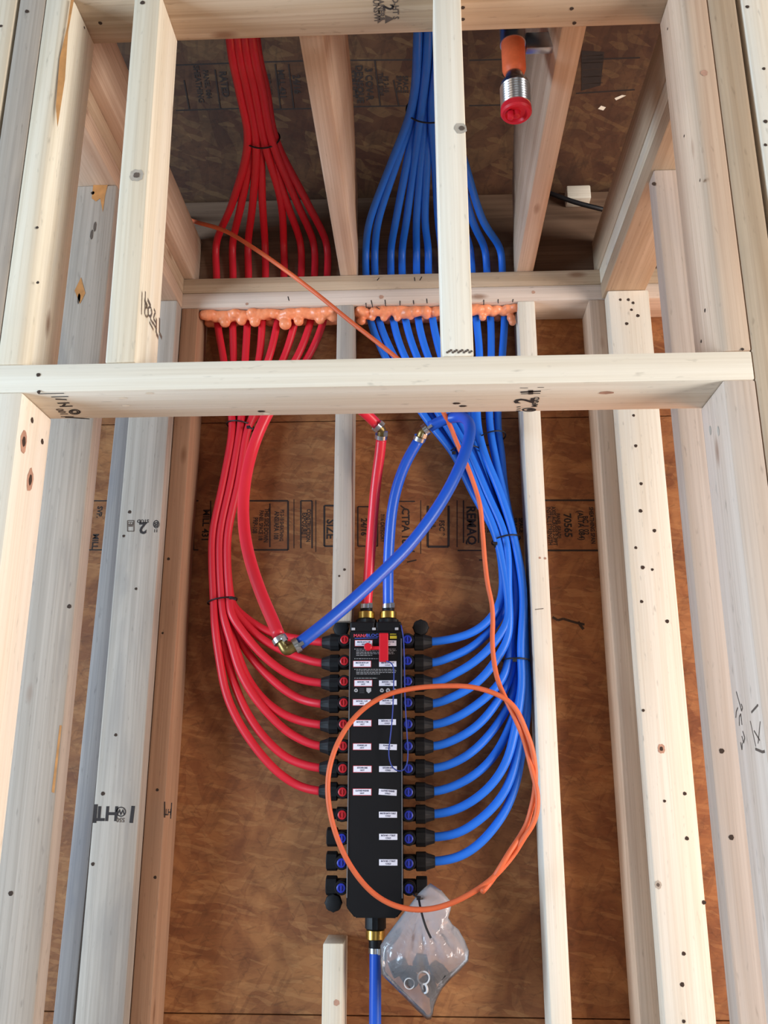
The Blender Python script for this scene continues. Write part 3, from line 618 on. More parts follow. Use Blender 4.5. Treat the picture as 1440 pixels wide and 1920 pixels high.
for nm, x in (('hot', hx), ('cold', cx)):
    z0 = MZ1+.0125
    c = bm_lathe((x, CY, z0), (0, 0, 1), [(0, .0205), (.012, .0205), (.014, .018)], 24, flute=12, fl=.04); nut = link('inlet_collar', c, 'black', mf, smooth=True, sharp=30, mw=T((x, CY, z0)))
    c = bm_lathe((x, CY, z0+.014), (0, 0, 1), [(0, .0165), (.001, .0175), (.014, .0175), (.015, .0165)], 24); link('brass_nut', c, 'brass', nut, smooth=True, sharp=30, mw=T((x, CY, z0+.014)))
    c = bm_lathe((x, CY, z0+.029), (0, 0, 1), [(0, .0125), (.014, .0125)], 20); link('spigot', c, 'black', nut, smooth=True, sharp=30, mw=T((x, CY, z0+.029)))
bx = W(704, 1740, CY).x
c = bm_lathe((bx, CY, MZ0-.030), (0, 0, 1), [(0, .017), (.002, .019), (.046, .019), (.06, .012)], 24, flute=10, fl=.04); bc = link('outlet_collar', c, 'black', mf, smooth=True, sharp=30, mw=T((bx, CY, MZ0)))
c = bm_lathe((bx, CY, MZ0-.047), (0, 0, 1), [(0, .0165), (.001, .018), (.016, .018), (.017, .0165)], 24); link('brass_nut', c, 'brass', bc, smooth=True, sharp=30, mw=T((bx, CY, MZ0-.04)))
c = bm_lathe((bx, CY, MZ0-.070), (0, 0, 1), [(0, .0125), (.023, .0125)], 20); link('spigot', c, 'black', bc, smooth=True, sharp=30, mw=T((bx, CY, MZ0-.06)))
# ports
def port(side, i):
    z = ROWS[i]; s = 1 if side == 'R' else -1; xe = MX1 if s > 0 else MX0
    dx = -.0325 if s > 0 else W(644, 1400, .79).x
    dx = dx
    col = 'dialblue' if (s > 0 or i > 8) else 'dialred'
    b = bm_lathe((xe-.001*s, .818, z), (s, 0, 0), [(0, .0135), (.024, .0135), (.026, .010), (.034, .010)], 20)
    bm_lathe((dx, .800, z), (0, -1, 0), [(0, .0130), (.016, .0130), (.018, .0118)], 24, bm=b)
    p = link('port', b, 'black', mf, smooth=True, sharp=30, mw=T((xe, .818, z)))
    d = bm_lathe((dx, .7825, z), (0, -1, 0), [(0, .0084), (.0025, .0084), (.0032, .0072), (.0032, .0050), (.0016, .0046), (.0016, 0)], 24)
    bm_box(dx-.0011, dx+.0011, .7775, .781, z-.0055, z+.0055, .0004, 1, d)
    link('dial', d, col, p, smooth=True, sharp=30, mw=T((dx, .78, z)))
    piped = (s > 0 and i < 11) or (s < 0 and i < 8)
    if piped:
        x0 = -.020 if s > 0 else -.172; 
        n_ = bm_lathe((x0, .820, z), (s, 0, 0), [(0, .0150), (.0015, .0172), (.019, .0172), (.021, .0150), (.0365, .0105), (.037, .0088)], 36, flute=12, fl=.035)
        link('compression_nut', n_, 'blackm', p, smooth=True, sharp=32, mw=T((x0, .82, z)))
    elif not (s < 0 and i == 8):
        x0 = -.020 if s > 0 else -.170
        n_ = bm_lathe((x0, .820, z), (s, 0, 0), [(0, .015), (.0015, .0172), (.020, .0172), (.0215, .0155), (.0215, 0)], 24, flute=8, fl=.04)
        link('end_plug', n_, 'blackm', p, smooth=True, sharp=32, mw=T((x0, .82, z)))
for i in range(12):
    port('L', i); port('R', i)
for (u, v) in ((789, 1179), (641, 1181), (627, 1690)):
    q = W(u, v, .83); b = bm_lathe((q.x, .84, q.z), (0, -1, 0), [(0, .013), (.028, .0165), (.034, .0150), (.036, .011), (.036, 0)], 20, flute=8, fl=.05)
    link('vent_cap', b, 'blackm', mf, smooth=True, sharp=35, mw=T((q.x, .83, q.z)))
# printed face
lb = bmesh.new(); FY = MY-EPS
LZ = lambda u, v: W(u, v, MY-EPS)
add_text(lb, 'MANA', LZ(676, 1192), (1, 0, 0), (0, 0, 1), .0085, 1, 1.15); add_text(lb, 'BLOC', LZ(698, 1191.5), (1, 0, 0), (0, 0, 1), .0085, 2, 1.15)
add_line(lb, LZ(665, 1197), LZ(708, 1196), (0, -1, 0), .0012, 2)
link('printed_title', lb, ['lblwhite', 'lblred', 'lblblue'], mf, mw=T((-.0965, MY, 1.64))); lb = bmesh.new(); bm_poly(lb, [LZ(731, 1192), LZ(731, 1197.5), LZ(744, 1197.5), LZ(744, 1192)], 3); add_line(lb, LZ(731, 1189), LZ(743, 1189), (0, -1, 0), .0015, 3)
link('yellow_notice', lb, ['lblwhite', 'lblred', 'lblblue', 'lblyel'], mf, mw=T((-.0965, MY, 1.64))); lb = bmesh.new()
def para(y, lines, x0=667, x1=742):
    add_disc(lb, LZ(665.5, y), (0, -1, 0), .001, 0)
    for k, fr_ in enumerate(lines):
        u = x0
        while u < x0+(x1-x0)*fr_:
            wd = random.uniform(2.5, 7); e = min(u+wd, x0+(x1-x0)*fr_); add_line(lb, LZ(u+1, y+k*2.9), LZ(e+1, y+k*2.9), (0, -1, 0), .0009, 0); u = e+1.2
para(1217, [.98, 1.0, .93, .95, .40]); para(1235, [.55]); para(1255, [.98, 1.0, 1.0, .60]); para(1271.5, [.52])
for (u, r) in ((667.5, 4), (716, 4.3), (727.5, 4.6), (740, 4)):
    add_disc(lb, LZ(u, 1294.5), (0, -1, 0), r*.00105, 0, n=16)
    add_disc(lb, LZ(u, 1294.5)-Vector((0, EPS, 0)), (0, -1, 0), r*.0005, 4, n=10)
bm_poly(lb, [LZ(687, 1290), LZ(687, 1296), LZ(691, 1300), LZ(696, 1296), LZ(696, 1290)][::-1], 0)
for k in range(4): add_line(lb, LZ(674, 1291+k*2.6), LZ(683, 1291+k*2.6), (0, -1, 0), .0006, 4)
link('printed_label', lb, ['lblwhite', 'lblred', 'lblblue', 'lblyel', 'edge'], mf, mw=T((-.0965, MY, 1.6)))
hot = [('MASTER BATH TUB', 1206, 682), ('MASTER BATH LAV', 1245, 679), ('BATH NO. 1 TUB', 1281, 681), ('BATH NO. 1 LAV', 1317, 678.5), ('BATH NO. 2 TUB', 1356, 679.5), ('POWDER LAV', 1400, 679), ('KITCHEN SINK', 1442, 679.5), ('CLOTHES WASHER', 1485, 679)]
cold = [('MASTER BATH TUB', 1206, 727), ('MASTER BATH LAV', 1245, 727), ('BATH NO. 1 TUB', 1281, 727), ('BATH NO. 1 LAV', 1316, 728), ('BATH NO. 2 TUB', 1354, 726), ('POWDER LAV', 1400.5, 727.5), ('KITCHEN SINK', 1442, 727.5), ('CLOTHES WASHER', 1485.5, 727), ('MASTER BATH TOILET', 1527.5, 727.5), ('BATH NO. 1 TOILET', 1569, 728), ('BATH NO. 2 TOILET', 1617, 728)]
for kind_, L_ in (('HOT', hot), ('COLD', cold)):
    for k, (s, v, u) in enumerate(L_):
        c = W(u, v, MY); hw, hh = .0172, .0054; b = bm_box(c.x-hw, c.x+hw, MY-.0009, MY-.0001, c.z-hh, c.z+hh, bm=None, mi=0)
        if kind_ == 'HOT': bm_box(c.x-hw-.0009, c.x+hw+.0009, MY-.0007, MY, c.z-hh-.0009, c.z+hh+.0009, bm=b, mi=1)
        add_text(b, s, (c.x, MY-.0011, c.z+.0022), (1, 0, 0), (0, 0, 1), .0042, 2, .72); add_text(b, kind_, (c.x, MY-.0011, c.z-.0024), (1, 0, 0), (0, 0, 1), .0042, 2, .9)
        if (kind_, k) == ('COLD', 7): bmesh.ops.rotate(b, cent=c, matrix=Matrix.Rotation(.06, 3, 'Y'), verts=b.verts)
        if (kind_, k) == ('COLD', 5): bmesh.ops.rotate(b, cent=c, matrix=Matrix.Rotation(.03, 3, 'Y'), verts=b.verts)
        o = link('sticker', b, ['white', 'stred', 'sttext'], mf, mw=T(c)); 
        if kind_ == 'HOT': o['label'] = 'white sticker with a red border'
# red key on a cord
kt = empty('valve_key', W(718, 1215, .768), 'red plastic valve key with a thin blue cord hanging in front of the manifold', 'tool')
k0, k1 = W(711, 1187, .768), W(728, 1241, .768)
b = bm_box(k0.x, k1.x, .7655, .7725, k1.z, k0.z, .0015)
a0 = W(712, 1215, .768); a1 = W(692, 1215, .768)
bm_box(a1.x, a0.x+.002, .766, .772, a0.z-.0035, a0.z+.0035, .001, 2, b)
hd = W(690, 1213, .768); bm_lathe((hd.x, .774, hd.z), (0, -1, 0), [(0, .0065), (.001, .0078), (.011, .0078), (.012, .0065), (.012, 0)], 12, bm=b)
link('key', b, 'key', kt, mw=T(W(718, 1215, .768)))
cp = [(724, 1239), (734, 1242), (738, 1250), (738, 1290), (736, 1340), (731, 1390), (728, 1415), (732, 1435), (741, 1445), (753, 1447), (761, 1441), (765, 1425), (764, 1390), (761, 1340), (759, 1290), (758, 1230), (756, 1190), (752, 1172)]
b = bm_tube([W(u, v, .766+(.004 if u > 750 else 0)) for u, v in cp], .0012, 8, sm=3)
link('cord', b, 'cord', kt, smooth=True, mw=T(W(745, 1300, .768)))

# ------------------------------------------------------------------ small hoses
RS = .0084
rt_top = [406, 437, 466, 498, 533, 565, 590, 614]; rt_mid = [436, 453, 474, 492, 527, 538, 557, 576]
rb_600 = [407, 436, 464, 492, 521, 554, 583, 607]; rb_672 = [419, 438, 460, 486, 504, 532, 556, 576]
red_fan = {   # port index -> path after the lower tie
 7: [(403, 1175), (412, 1240), (424, 1300), (446, 1351), (484, 1408), (523, 1450), (560, 1474)],
 6: [(412, 1165), (421, 1215), (441, 1286), (468, 1345), (501, 1389), (541, 1423)],
 5: [(420, 1160), (432, 1200), (449, 1257), (473, 1301), (501, 1336), (541, 1374)],
 4: [(425, 1160), (440, 1209), (462, 1268), (492, 1310), (523, 1335), (556, 1350)],
 3: [(429, 1155), (443, 1187), (468, 1229), (501, 1266), (536, 1296), (567, 1313)],
 2: [(432, 1150), (457, 1187), (484, 1220), (519, 1251), (556, 1272)],
 1: [(436, 1140), (462, 1172), (488, 1196), (523, 1217), (556, 1231)],
 0: [(438, 1138), (460, 1158), (486, 1176), (512, 1188), (548, 1196)]}
rport_v = [1202, 1240, 1278, 1318, 1357, 1399, 1441, 1485]
# which plate hole feeds which port: leftmost hole -> lowest port
ords = ['top', 'second', 'third', 'fourth', 'fifth', 'sixth', 'seventh', 'eighth', 'ninth', 'tenth', 'lowest connected']
for i in range(8):
    p = 7-i; colr = (0, 0, 1, 1, 1, 2, 2, 2)[i]; lay = (0, 1, 0, 1, 2, 0, 1, 2)[i]; ly = (i % 2)*.016; lz = lay*.0152-.014
    tie2 = 401+colr*15+lay*1.5; tie1 = 436+colr*15; mid = 399+colr*14.2
    pts = [Vector((W(425+i*7, 40, .2).x, .02+ly*1.1, 3.0)), W(432+i*6.8, 73, .20+ly*1.1), W(448+i*7.2, 165, .33+ly*1.05), W(465+i*7.4, 262, .47+ly), W(rt_mid[i], 380, .675), W(rt_top[i]-1, 460, .815), W(rt_top[i], 512, .832), W((rt_top[i]+rb_600[i])/2, 560, .832), W(rb_600[i], 600, .832), W(rb_672[i], 672, .832+ly/2),
           W((rb_672[i]+tie1)/2, 735, .835+lz*.8), W(tie1, 800, .838+lz), W((tie1+mid)/2+2, 900, .838+lz), W(mid, 1000, .838+lz), W(mid-1, 1060, .838+lz), W(tie2, 1128, .838+lz)]
    zport = ROWS[p]
    pts += [W(u, v, .832+lz*(1-k/6)) for k, (u, v) in enumerate(red_fan[p])]
    pts += [Vector((-.218, .822, zport+.0015)), Vector((-.203, .820, zport))]
    b = bm_tube(pts, RS, 12); o = link('red_hose', b, 'red', smooth=True, mw=T(pts[-1]))
    tag(o, 'thin red hose feeding the %s left port of the black manifold' % ords[p], 'hose', 'thin red hoses')
bt = [686, 703, 733, 754, 781, 803, 831, 858, 885, 913, 942]
bmid = [693, 709, 742, 762, 781, 797, 822, 845, 866, 886, 906]     # at v 415
btie = [771, 775, 782, 790, 797, 804, 810, 817, 824, 832, 840]
b600 = [694, 710, 737, 760, 784, 811, 838, 864, 893, 920, 946]; b665 = [720, 737, 757, 780, 801, 826, 850, 875, 899, 921, 942]
b790 = [803, 815, 832, 846, 860, 872, 880, 887, 895, 918, 933]; b850 = [850, 857, 868, 880, 888, 893, 897, 901, 908, 927, 940]
b925 = [887, 892, 898, 913, 917, 920, 923, 934, 938, 944, 947]; b1010 = [932, 932, 932, 948, 948, 948, 948, 964, 964, 964, 964]
b1130 = [948, 951, 952, 953, 967, 967, 967, 981, 981, 981, 981]
blay = [1, 2, 0, 0, 1, 2, 3, 3, 0, 1, 2]
blue_fan = {0: [(942, 1112), (930, 1146), (909, 1171), (884, 1187), (853, 1197)],
 1: [(949, 1127), (934, 1162), (909, 1193), (880, 1217), (847, 1231)],
 2: [(953, 1162), (938, 1190), (913, 1221), (880, 1248), (847, 1266)],
 3: [(955, 1150), (953, 1194), (936, 1229), (909, 1266), (880, 1291), (849, 1307)],
 4: [(958, 1195), (953, 1240), (944, 1271), (922, 1298), (888, 1326), (853, 1347)],
 5: [(962, 1200), (961, 1246), (951, 1283), (926, 1325), (897, 1359), (859, 1384)],
 6: [(967, 1210), (967, 1256), (959, 1308), (938, 1350), (901, 1396), (863, 1425)],
 7: [(971, 1210), (973, 1260), (972, 1308), (957, 1358), (934, 1406), (905, 1441), (863, 1469)],
 8: [(977, 1220), (979, 1280), (972, 1335), (962, 1386), (951, 1425), (928, 1464), (896, 1495), (856, 1518)],
 9: [(982, 1220), (985, 1290), (979, 1350), (968, 1422), (953, 1472), (930, 1508), (897, 1539), (858, 1563)],
 10: [(985, 1220), (990, 1290), (987, 1350), (978, 1410), (968, 1467), (951, 1514), (928, 1550), (896, 1585), (858, 1608)]}
for i in range(11):
    ly = blay[i]*.0155; Y0 = .808
    pts = [Vector((W(btie[i]+16, 40, .2).x, .05+(i % 3)*.015, 3.0)), W(btie[i]+13, 62, .22+(i % 3)*.015), W(btie[i], 205, .42+(i % 3)*.015), W(btie[i]*.55+bmid[i]*.45, 300, .56), W(bmid[i], 415, .72), W(bt[i]-(0 if i < 6 else 3), 470, .815), W(bt[i], 512, .832), W((bt[i]+b600[i])/2, 560, .832), W(b600[i], 598, .832), W(b665[i], 665, .832),
           W(b790[i], 790, Y0+.010+ly*.7), W(b850[i], 850, Y0+ly*.9), W(b925[i], 925, Y0+ly), W(b1010[i], 1010, Y0+ly)]
    f0 = blue_fan[i]
    if i > 2: pts += [W(b1130[i], 1110, Y0+ly)]
    pts += [W(u, v, Y0+ly*(1-k/len(f0))+.008*k/len(f0)) for k, (u, v) in enumerate(f0)]
    pts += [Vector((.026, .820, ROWS[i]+.001)), Vector((.011, .820, ROWS[i]))]
    b = bm_tube(pts, RS, 12); o = link('blue_hose', b, 'bluep', smooth=True, mw=T(pts[-1]))
    tag(o, 'thin blue hose feeding the %s right port of the black manifold' % ords[i], 'hose', 'thin blue hoses')

# ------------------------------------------------------------------ large hoses and fittings
RB = .0111
def hose(name, pts, mat, label, r=RB, n=20, sm=8): 
    b = bm_tube(pts, r, n, sm=sm); return tag(link(name, b, mat, smooth=True, mw=T(pts[0])), label, 'hose')
def clamp(p, ax, parent=None, r=RB+.0022, name='hose_clamp', mat='steel'):
    p = Vector(p); ax = Vector(ax).normalized(); b = bm_lathe(p-ax*.0045, ax, [(0, r-.0015), (0, r), (.009, r), (.009, r-.0015)], 24)
    a, b2 = frame(p, ax); q = p+Vector((.55, -.80, 0)).normalized()*(r+.0035)
    t = bmesh.new(); bmesh.ops.create_cube(t, size=1.0); mm = Matrix((a, ax, b2)).transposed().to_4x4()
    bmesh.ops.transform(t, matrix=T(q) @ mm @ Matrix.Diagonal((.008, .010, .006, 1)), verts=t.verts); merge(b, t)
    return link(name, b, mat, parent, smooth=True, sharp=30, mw=T(p))
zc = MZ1+.0475
e1 = W(714, 806, .725)
pts = [Vector((hx, CY, zc)), W(690, 1100, .818), W(697, 1000, .805), W(705, 905, .775), W(713, 845, .745), W(715, 822, .734)]
hose('red_supply_hose', pts, 'redbig', 'thick red hose rising from the hot inlet of the manifold')
pts = [W(706, 795, .715), W(690, 778, .700), W(672, 764, .69), W(630, 734, .67), W(575, 716, .65), W(530, 735, .63), W(497, 785, .62), W(476, 835, .62), W(461, 895, .61), W(456, 950, .60), W(460, 1010, .58), W(473, 1065, .56), W(493, 1122, .54), W(514, 1170, .52), W(523, 1193, .51)]
hose('red_supply_hose', pts, 'redbig', 'thick red jumper hose looping over and down to the brass elbow')
def elbow(pa, pb, pm, label):
    root = empty('brass_elbow', pm, label, 'pipe fitting')
    b = bm_tube([pa, pa.lerp(pm, .75), pm, pm.lerp(pb, .25), pb], .0088, 16, sm=2, step=.004); link('elbow_body', b, 'brassdull', root, smooth=True, mw=T(pm))
    for q, d in ((pa, pm-pa), (pb, pm-pb)): clamp(q+d.normalized()*.000, d, root)
    return root
pa, pb, pm = W(525, 1200, .508), W(556, 1210, .508), W(537, 1221, .506)
elbow(pa, pb, pm, 'brass elbow with two steel clamps joining the red and blue jumper hoses')
elbow(W(708, 799, .716), W(715, 818, .732), W(716, 806, .722), 'small clamped elbow joining two thick red hoses under the header')
pts = [W(561, 1207, .51), W(600, 1177, .52), W(640, 1144, .535), W(682, 1107, .55), W(723, 1068, .56), W(765, 1026, .57), W(807, 972, .58), W(840, 920, .59), W(865, 868, .60), W(879, 826, .615), W(882, 800, .635), W(874, 785, .665), W(859, 781, .69), W(830, 787, .705), W(806, 800, .715)]
hose('blue_supply_hose', pts, 'bluebig', 'thick blue jumper hose curving from the brass elbow up under the header')
elbow(W(798, 806, .72), W(787, 822, .73), W(791, 811, .722), 'small clamped elbow joining two thick blue hoses under the header')
pts = [W(785, 826, .732), W(770, 850, .738), W(757, 876, .746), W(745, 910, .757), W(736, 950, .77), W(731, 1000, .785), W(728, 1060, .80), Vector((cx, CY-.002, zc+.03)), Vector((cx, CY, zc))]
hose('blue_supply_hose', pts, 'bluebig', 'thick blue hose dropping into the cold inlet of the manifold')
for nm, x, lb_ in (('hot', hx, 'steel clamp on the red hose above the hot inlet'), ('cold', cx, 'steel clamp on the blue hose above the cold inlet')):
    tag(clamp((x, CY, zc+.005), (0, 0, 1)), lb_, 'hose clamp')
pts = [Vector((bx, CY, MZ0-.062)), Vector((bx, CY, .9)), Vector((bx+.002, CY, .6)), Vector((bx, CY, .0))]
hose('blue_supply_hose', pts, 'bluebig', 'straight thick blue hose leaving the bottom of the manifold')
tag(clamp((bx, CY, MZ0-.066), (0, 0, 1)), 'steel clamp on the blue hose below the manifold', 'hose clamp')
# printed line on the blue jumper is a faded strip of ink

# ------------------------------------------------------------------ orange cable coil
cab = [(330, 408, .86), (352, 411, .80), (370, 417, .77), (420, 432, .74), (480, 468, .71), (540, 510, .69), (600, 556, .68), (660, 605, .67), (740, 668, .665), (800, 722, .67), (836, 782, .69), (845, 800, .705), (858, 834, .715), (876, 874, .72), (890, 912, .73), (900, 947, .735), (905, 999, .74), (909, 1051, .74), (915, 1100, .74), (922, 1130, .74), (924, 1166, .74), (923, 1200, .735), (926, 1240, .73), (934, 1278, .72), (948, 1310, .712), (965, 1345, .706), (982, 1385, .71), (991, 1420, .713), (1000, 1455, .705), (1008, 1490, .70), (1008, 1515, .70), (1000, 1545, .702), (984, 1568, .706), (966, 1598, .71), (940, 1630, .705), (915, 1654, .70), (885, 1674, .70), (850, 1692, .70), (810, 1704, .70), (770, 1705, .70), (730, 1694, .70), (692, 1668, .70), (655, 1620, .70), (630, 1565, .70), (616, 1505, .70), (616, 1450, .70), (630, 1400, .70), (655, 1357, .70), (688, 1324, .70), (730, 1301, .70), (780, 1290, .70), (835, 1286, .70), (885, 1288, .70), (925, 1299, .70), (952, 1313, .699), (970, 1333, .70), (984, 1365, .704), (997, 1400, .703), (1003, 1435, .712), (1004, 1465, .715), (1001, 1495, .71), (995, 1520, .712), (988, 1545, .716), (974, 1570, .714), (955, 1598, .70), (937, 1628, .698), (920, 1654, .706), (904, 1672, .69)]
b = bm_tube([W(*c) for c in cab], .0048, 12, sm=4, step=.006)
tag(link('orange_cable', b, 'orange', smooth=True, mw=T(W(810, 1500, .70))), 'orange cable crossing the bay and coiled in a big ring over the manifold', 'cable')
b = bm_tube([W(1000, 352, .80), W(1036, 364, .78), (W(1080, 380, .78)), W(1128, 392, .79), W(1150, 398, .80)], .0055, 12)
tag(link('black_cable', b, 'tie', smooth=True, mw=T(W(1080, 380, .78))), 'short run of black cable under the roof at the upper right', 'cable')

# ------------------------------------------------------------------ cable ties
def tie(cs, r, label, head=None, tail=None):
    """cs: closed outline points in world"""
    n = len(cs); b = bmesh.new(); c = Vector((0, 0, 0))
    for p in cs: c += p
    c /= n; loop = [Vector(p) for p in cs]+[Vector(cs[0])]
    bm_tube(loop, r, 8, bm=b, sm=1, step=.004)
    if head is not None:
        bm_box(head.x-.004, head.x+.004, head.y-.003, head.y+.003, head.z-.003, head.z+.003, .0006, 1, b)
    if tail: bm_tube([head]+tail, .0021, 6, bm=b, sm=1)
    return tag(link('cable_tie', b, 'tie', smooth=True, sharp=40, mw=T(c)), label, 'cable tie')
def oval(u0, v0, u1, v1, Y, dep, n=14, sag=0):
    a, b2 = W(u0, v0, Y), W(u1, v1, Y); c = (a+b2)/2; h = (b2-a)/2
    return [c+h*math.cos(2*math.pi*k/n)+Vector((0, dep*math.sin(2*math.pi*k/n), sag*math.sin(2*math.pi*k/n))) for k in range(n)]
def ring_tie(c, ax, w_, d_, n=16):
    ax = Vector(ax).normalized(); X_ = Vector((1, 0, 0)); X_ = (X_-ax*X_.dot(ax)).normalized(); B_ = ax.cross(X_)
    return [Vector(c)+X_*w_*math.cos(2*math.pi*k/n)+B_*d_*math.sin(2*math.pi*k/n) for k in range(n)]
def ovh(o_): return min(o_, key=lambda p: p.y)
o_ = ring_tie(W(491, 258, .478), W(475, 165, .34)-W(510, 330, .61), .036, .024); tie(o_, .0016, 'black cable tie around the red hoses near the ceiling', ovh(o_))
o_ = ring_tie(W(806, 205, .435), W(812, 120, .30)-W(800, 290, .56), .046, .030); tie(o_, .0016, 'black cable tie around the blue hoses near the ceiling', ovh(o_))
o_ = oval(426, 797, 476, 802, .840, .034); tie(o_, .0017, 'black cable tie around the red hoses just under the header', W(466, 801, .808), [W(474, 804, .80)])
o_ = oval(390, 1132, 444, 1122, .840, .034); tie(o_, .0017, 'black cable tie around the red hoses where they fan out', W(433, 1121, .808), [W(441, 1124, .80)])
o_ = oval(843, 850, 901, 846, .832, .042); tie(o_, .0016, 'black cable tie around the left group of blue hoses under the orange cable', W(851, 849, .792))
o_ = oval(896, 826, 948, 817, .832, .042); tie(o_, .0016, 'black cable tie around the right group of blue hoses just under the header')
o_ = oval(922, 1017, 975, 1009, .831, .043); tie(o_, .0017, 'black cable tie around the blue hoses halfway down the bundle', W(929, 1019, .79), [W(928, 1026, .787)])
o_ = oval(942, 1238, 992, 1239, .831, .043); tie(o_, .0017, 'black cable tie around the blue hoses beside the orange coil', W(965, 1238, .787))

# ------------------------------------------------------------------ spray foam
def foam(u0, u1, label, seed, items):
    rnd = random.Random(seed); b = bmesh.new()
    x0 = W(u0, 590, .83).x; x1 = W(u1, 590, .83).x; n = int((x1-x0)/.008)
    blobs = []
    for k in range(n+1):
        x = x0+(x1-x0)*k/n
        blobs.append((x, .815+rnd.uniform(-.012, .006), BP-.005+rnd.uniform(-.002, .002), rnd.uniform(.011, .015)))
        blobs.append((x+rnd.uniform(-.004, .004), .845, BP-.006, rnd.uniform(.010, .014)))
        if rnd.random() < .8: blobs.append((x, .805+rnd.uniform(-.005, .010), BP-rnd.uniform(.007, .012), rnd.uniform(.011, .015)))
    for it in items: 
        q = W(it[0], it[1], .812); blobs.append((q.x, q.y, q.z, it[2]))
    for (x, y, z, r) in blobs:
        t = bmesh.new(); bmesh.ops.create_icosphere(t, subdivisions=2, radius=r); bmesh.ops.translate(t, verts=t.verts, vec=(x, y, z)); merge(b, t)
    for v in b.verts:
        if v.co.z > BP-.0008: v.co.z = BP-.0008
    o = link('spray_foam', b, 'foam', smooth=True, mw=T(((x0+x1)/2, .83, BP)))
    rm = o.modifiers.new('remesh', 'REMESH'); rm.mode = 'VOXEL'; rm.voxel_size = .0022; rm.use_smooth_shade = True
    sm_ = o.modifiers.new('smooth', 'SMOOTH'); sm_.iterations = 6; sm_.factor = .5
    return tag(o, label, 'foam')
foam(389, 628, 'bead of orange spray foam sealing the red hoses under the plate', 3, [(422, 604, .013), (453, 601, .012), (478, 603, .013), (535, 607, .015), (560, 602, .012), (600, 599, .012), (625, 594, .013)])
foam(672, 963, 'bead of orange spray foam sealing the blue hoses under the plate', 5, [(678, 602, .010), (698, 596, .008), (720, 596, .009), (745, 597, .008), (770, 594, .008), (800, 592, .009), (905, 595, .009), (961, 604, .009), (958, 596, .010)])

# ------------------------------------------------------------------ sprinkler drop at the top right
def sprinkler_lathe(p, ax, prof, n): return bm_lathe(p, ax, [(t_, r_*.915) for t_, r_ in prof], n)
SY = .165; sp0 = W(963, 190, SY); root = empty('sprinkler_pipe', (sp0.x, SY, sp0.z), 'orange sprinkler pipe with steel threads and a red cap hanging at the upper right', 'pipe')
Zv = lambda v: W(963, v, SY).z
sx = W(963, 110, SY).x
b = sprinkler_lathe((sx, SY, Zv(140)), (0, 0, 1), [(0, .016), (.005, .0185), (.010, .0205), (Zv(80)-Zv(140), .0205), (Zv(80)-Zv(140)+.001, .0195), (Zv(62)-Zv(140), .0195)], 28); link('orange_adapter', b, 'cpvc', root, smooth=True, sharp=35, mw=T((sx, SY, Zv(110))))
b = sprinkler_lathe((sx, SY, Zv(62)), (0, 0, 1), [(0, .017), (.02, .017), (.022, .014), (roofz(SY)-Zv(62)-.001, .014)], 24); link('upper_pipe', b, 'cpvc', root, smooth=True, sharp=35, mw=T((sx, SY, Zv(40))))
prof = [(0, .0245)]; zt = Zv(158)-Zv(204)
k = 0
while k < 9: prof += [(zt*.9*(k+.2)/9, .0262), (zt*.9*(k+.7)/9, .0248)]; k += 1
prof += [(zt, .0240), (zt+.004, .018), (Zv(140)-Zv(204)+.001, .0145)]
b = sprinkler_lathe((sx, SY, Zv(204)), (0, 0, 1), prof, 28); link('threaded_nipple', b, 'steel', root, smooth=True, sharp=35, mw=T((sx, SY, Zv(190))))
b = sprinkler_lathe((sx, SY, Zv(204)+.002), (0, 0, -1), [(0, .026), (.010, .0265), (.013, .024), (.013, .019), (.009, .017), (.009, .008), (.016, .006), (.018, 0)], 28)
q = Vector((sx-.010, SY-.004, Zv(204)-.012)); bm_box(q.x-.004, q.x+.005, q.y-.004, q.y+.004, q.z-.010, q.z+.004, .002, 2, b)
link('red_cap', b, 'cap', root, smooth=True, sharp=35, mw=T((sx, SY, Zv(210))))
b = sprinkler_lathe((sx, SY, Zv(84)), (0, 0, 1), [(0, .0225), (.030, .0225)], 28)
q0 = W(985, 62, SY); q1 = W(1038, 92, SY)
t = bm_box(q0.x, q1.x+.004, SY-.002, SY+.012, q1.z+.002, q0.z, .002); merge(b, t)
link('pipe_bracket', b, 'steel', root, smooth=True, sharp=35, mw=T((sx, SY, Zv(70))))

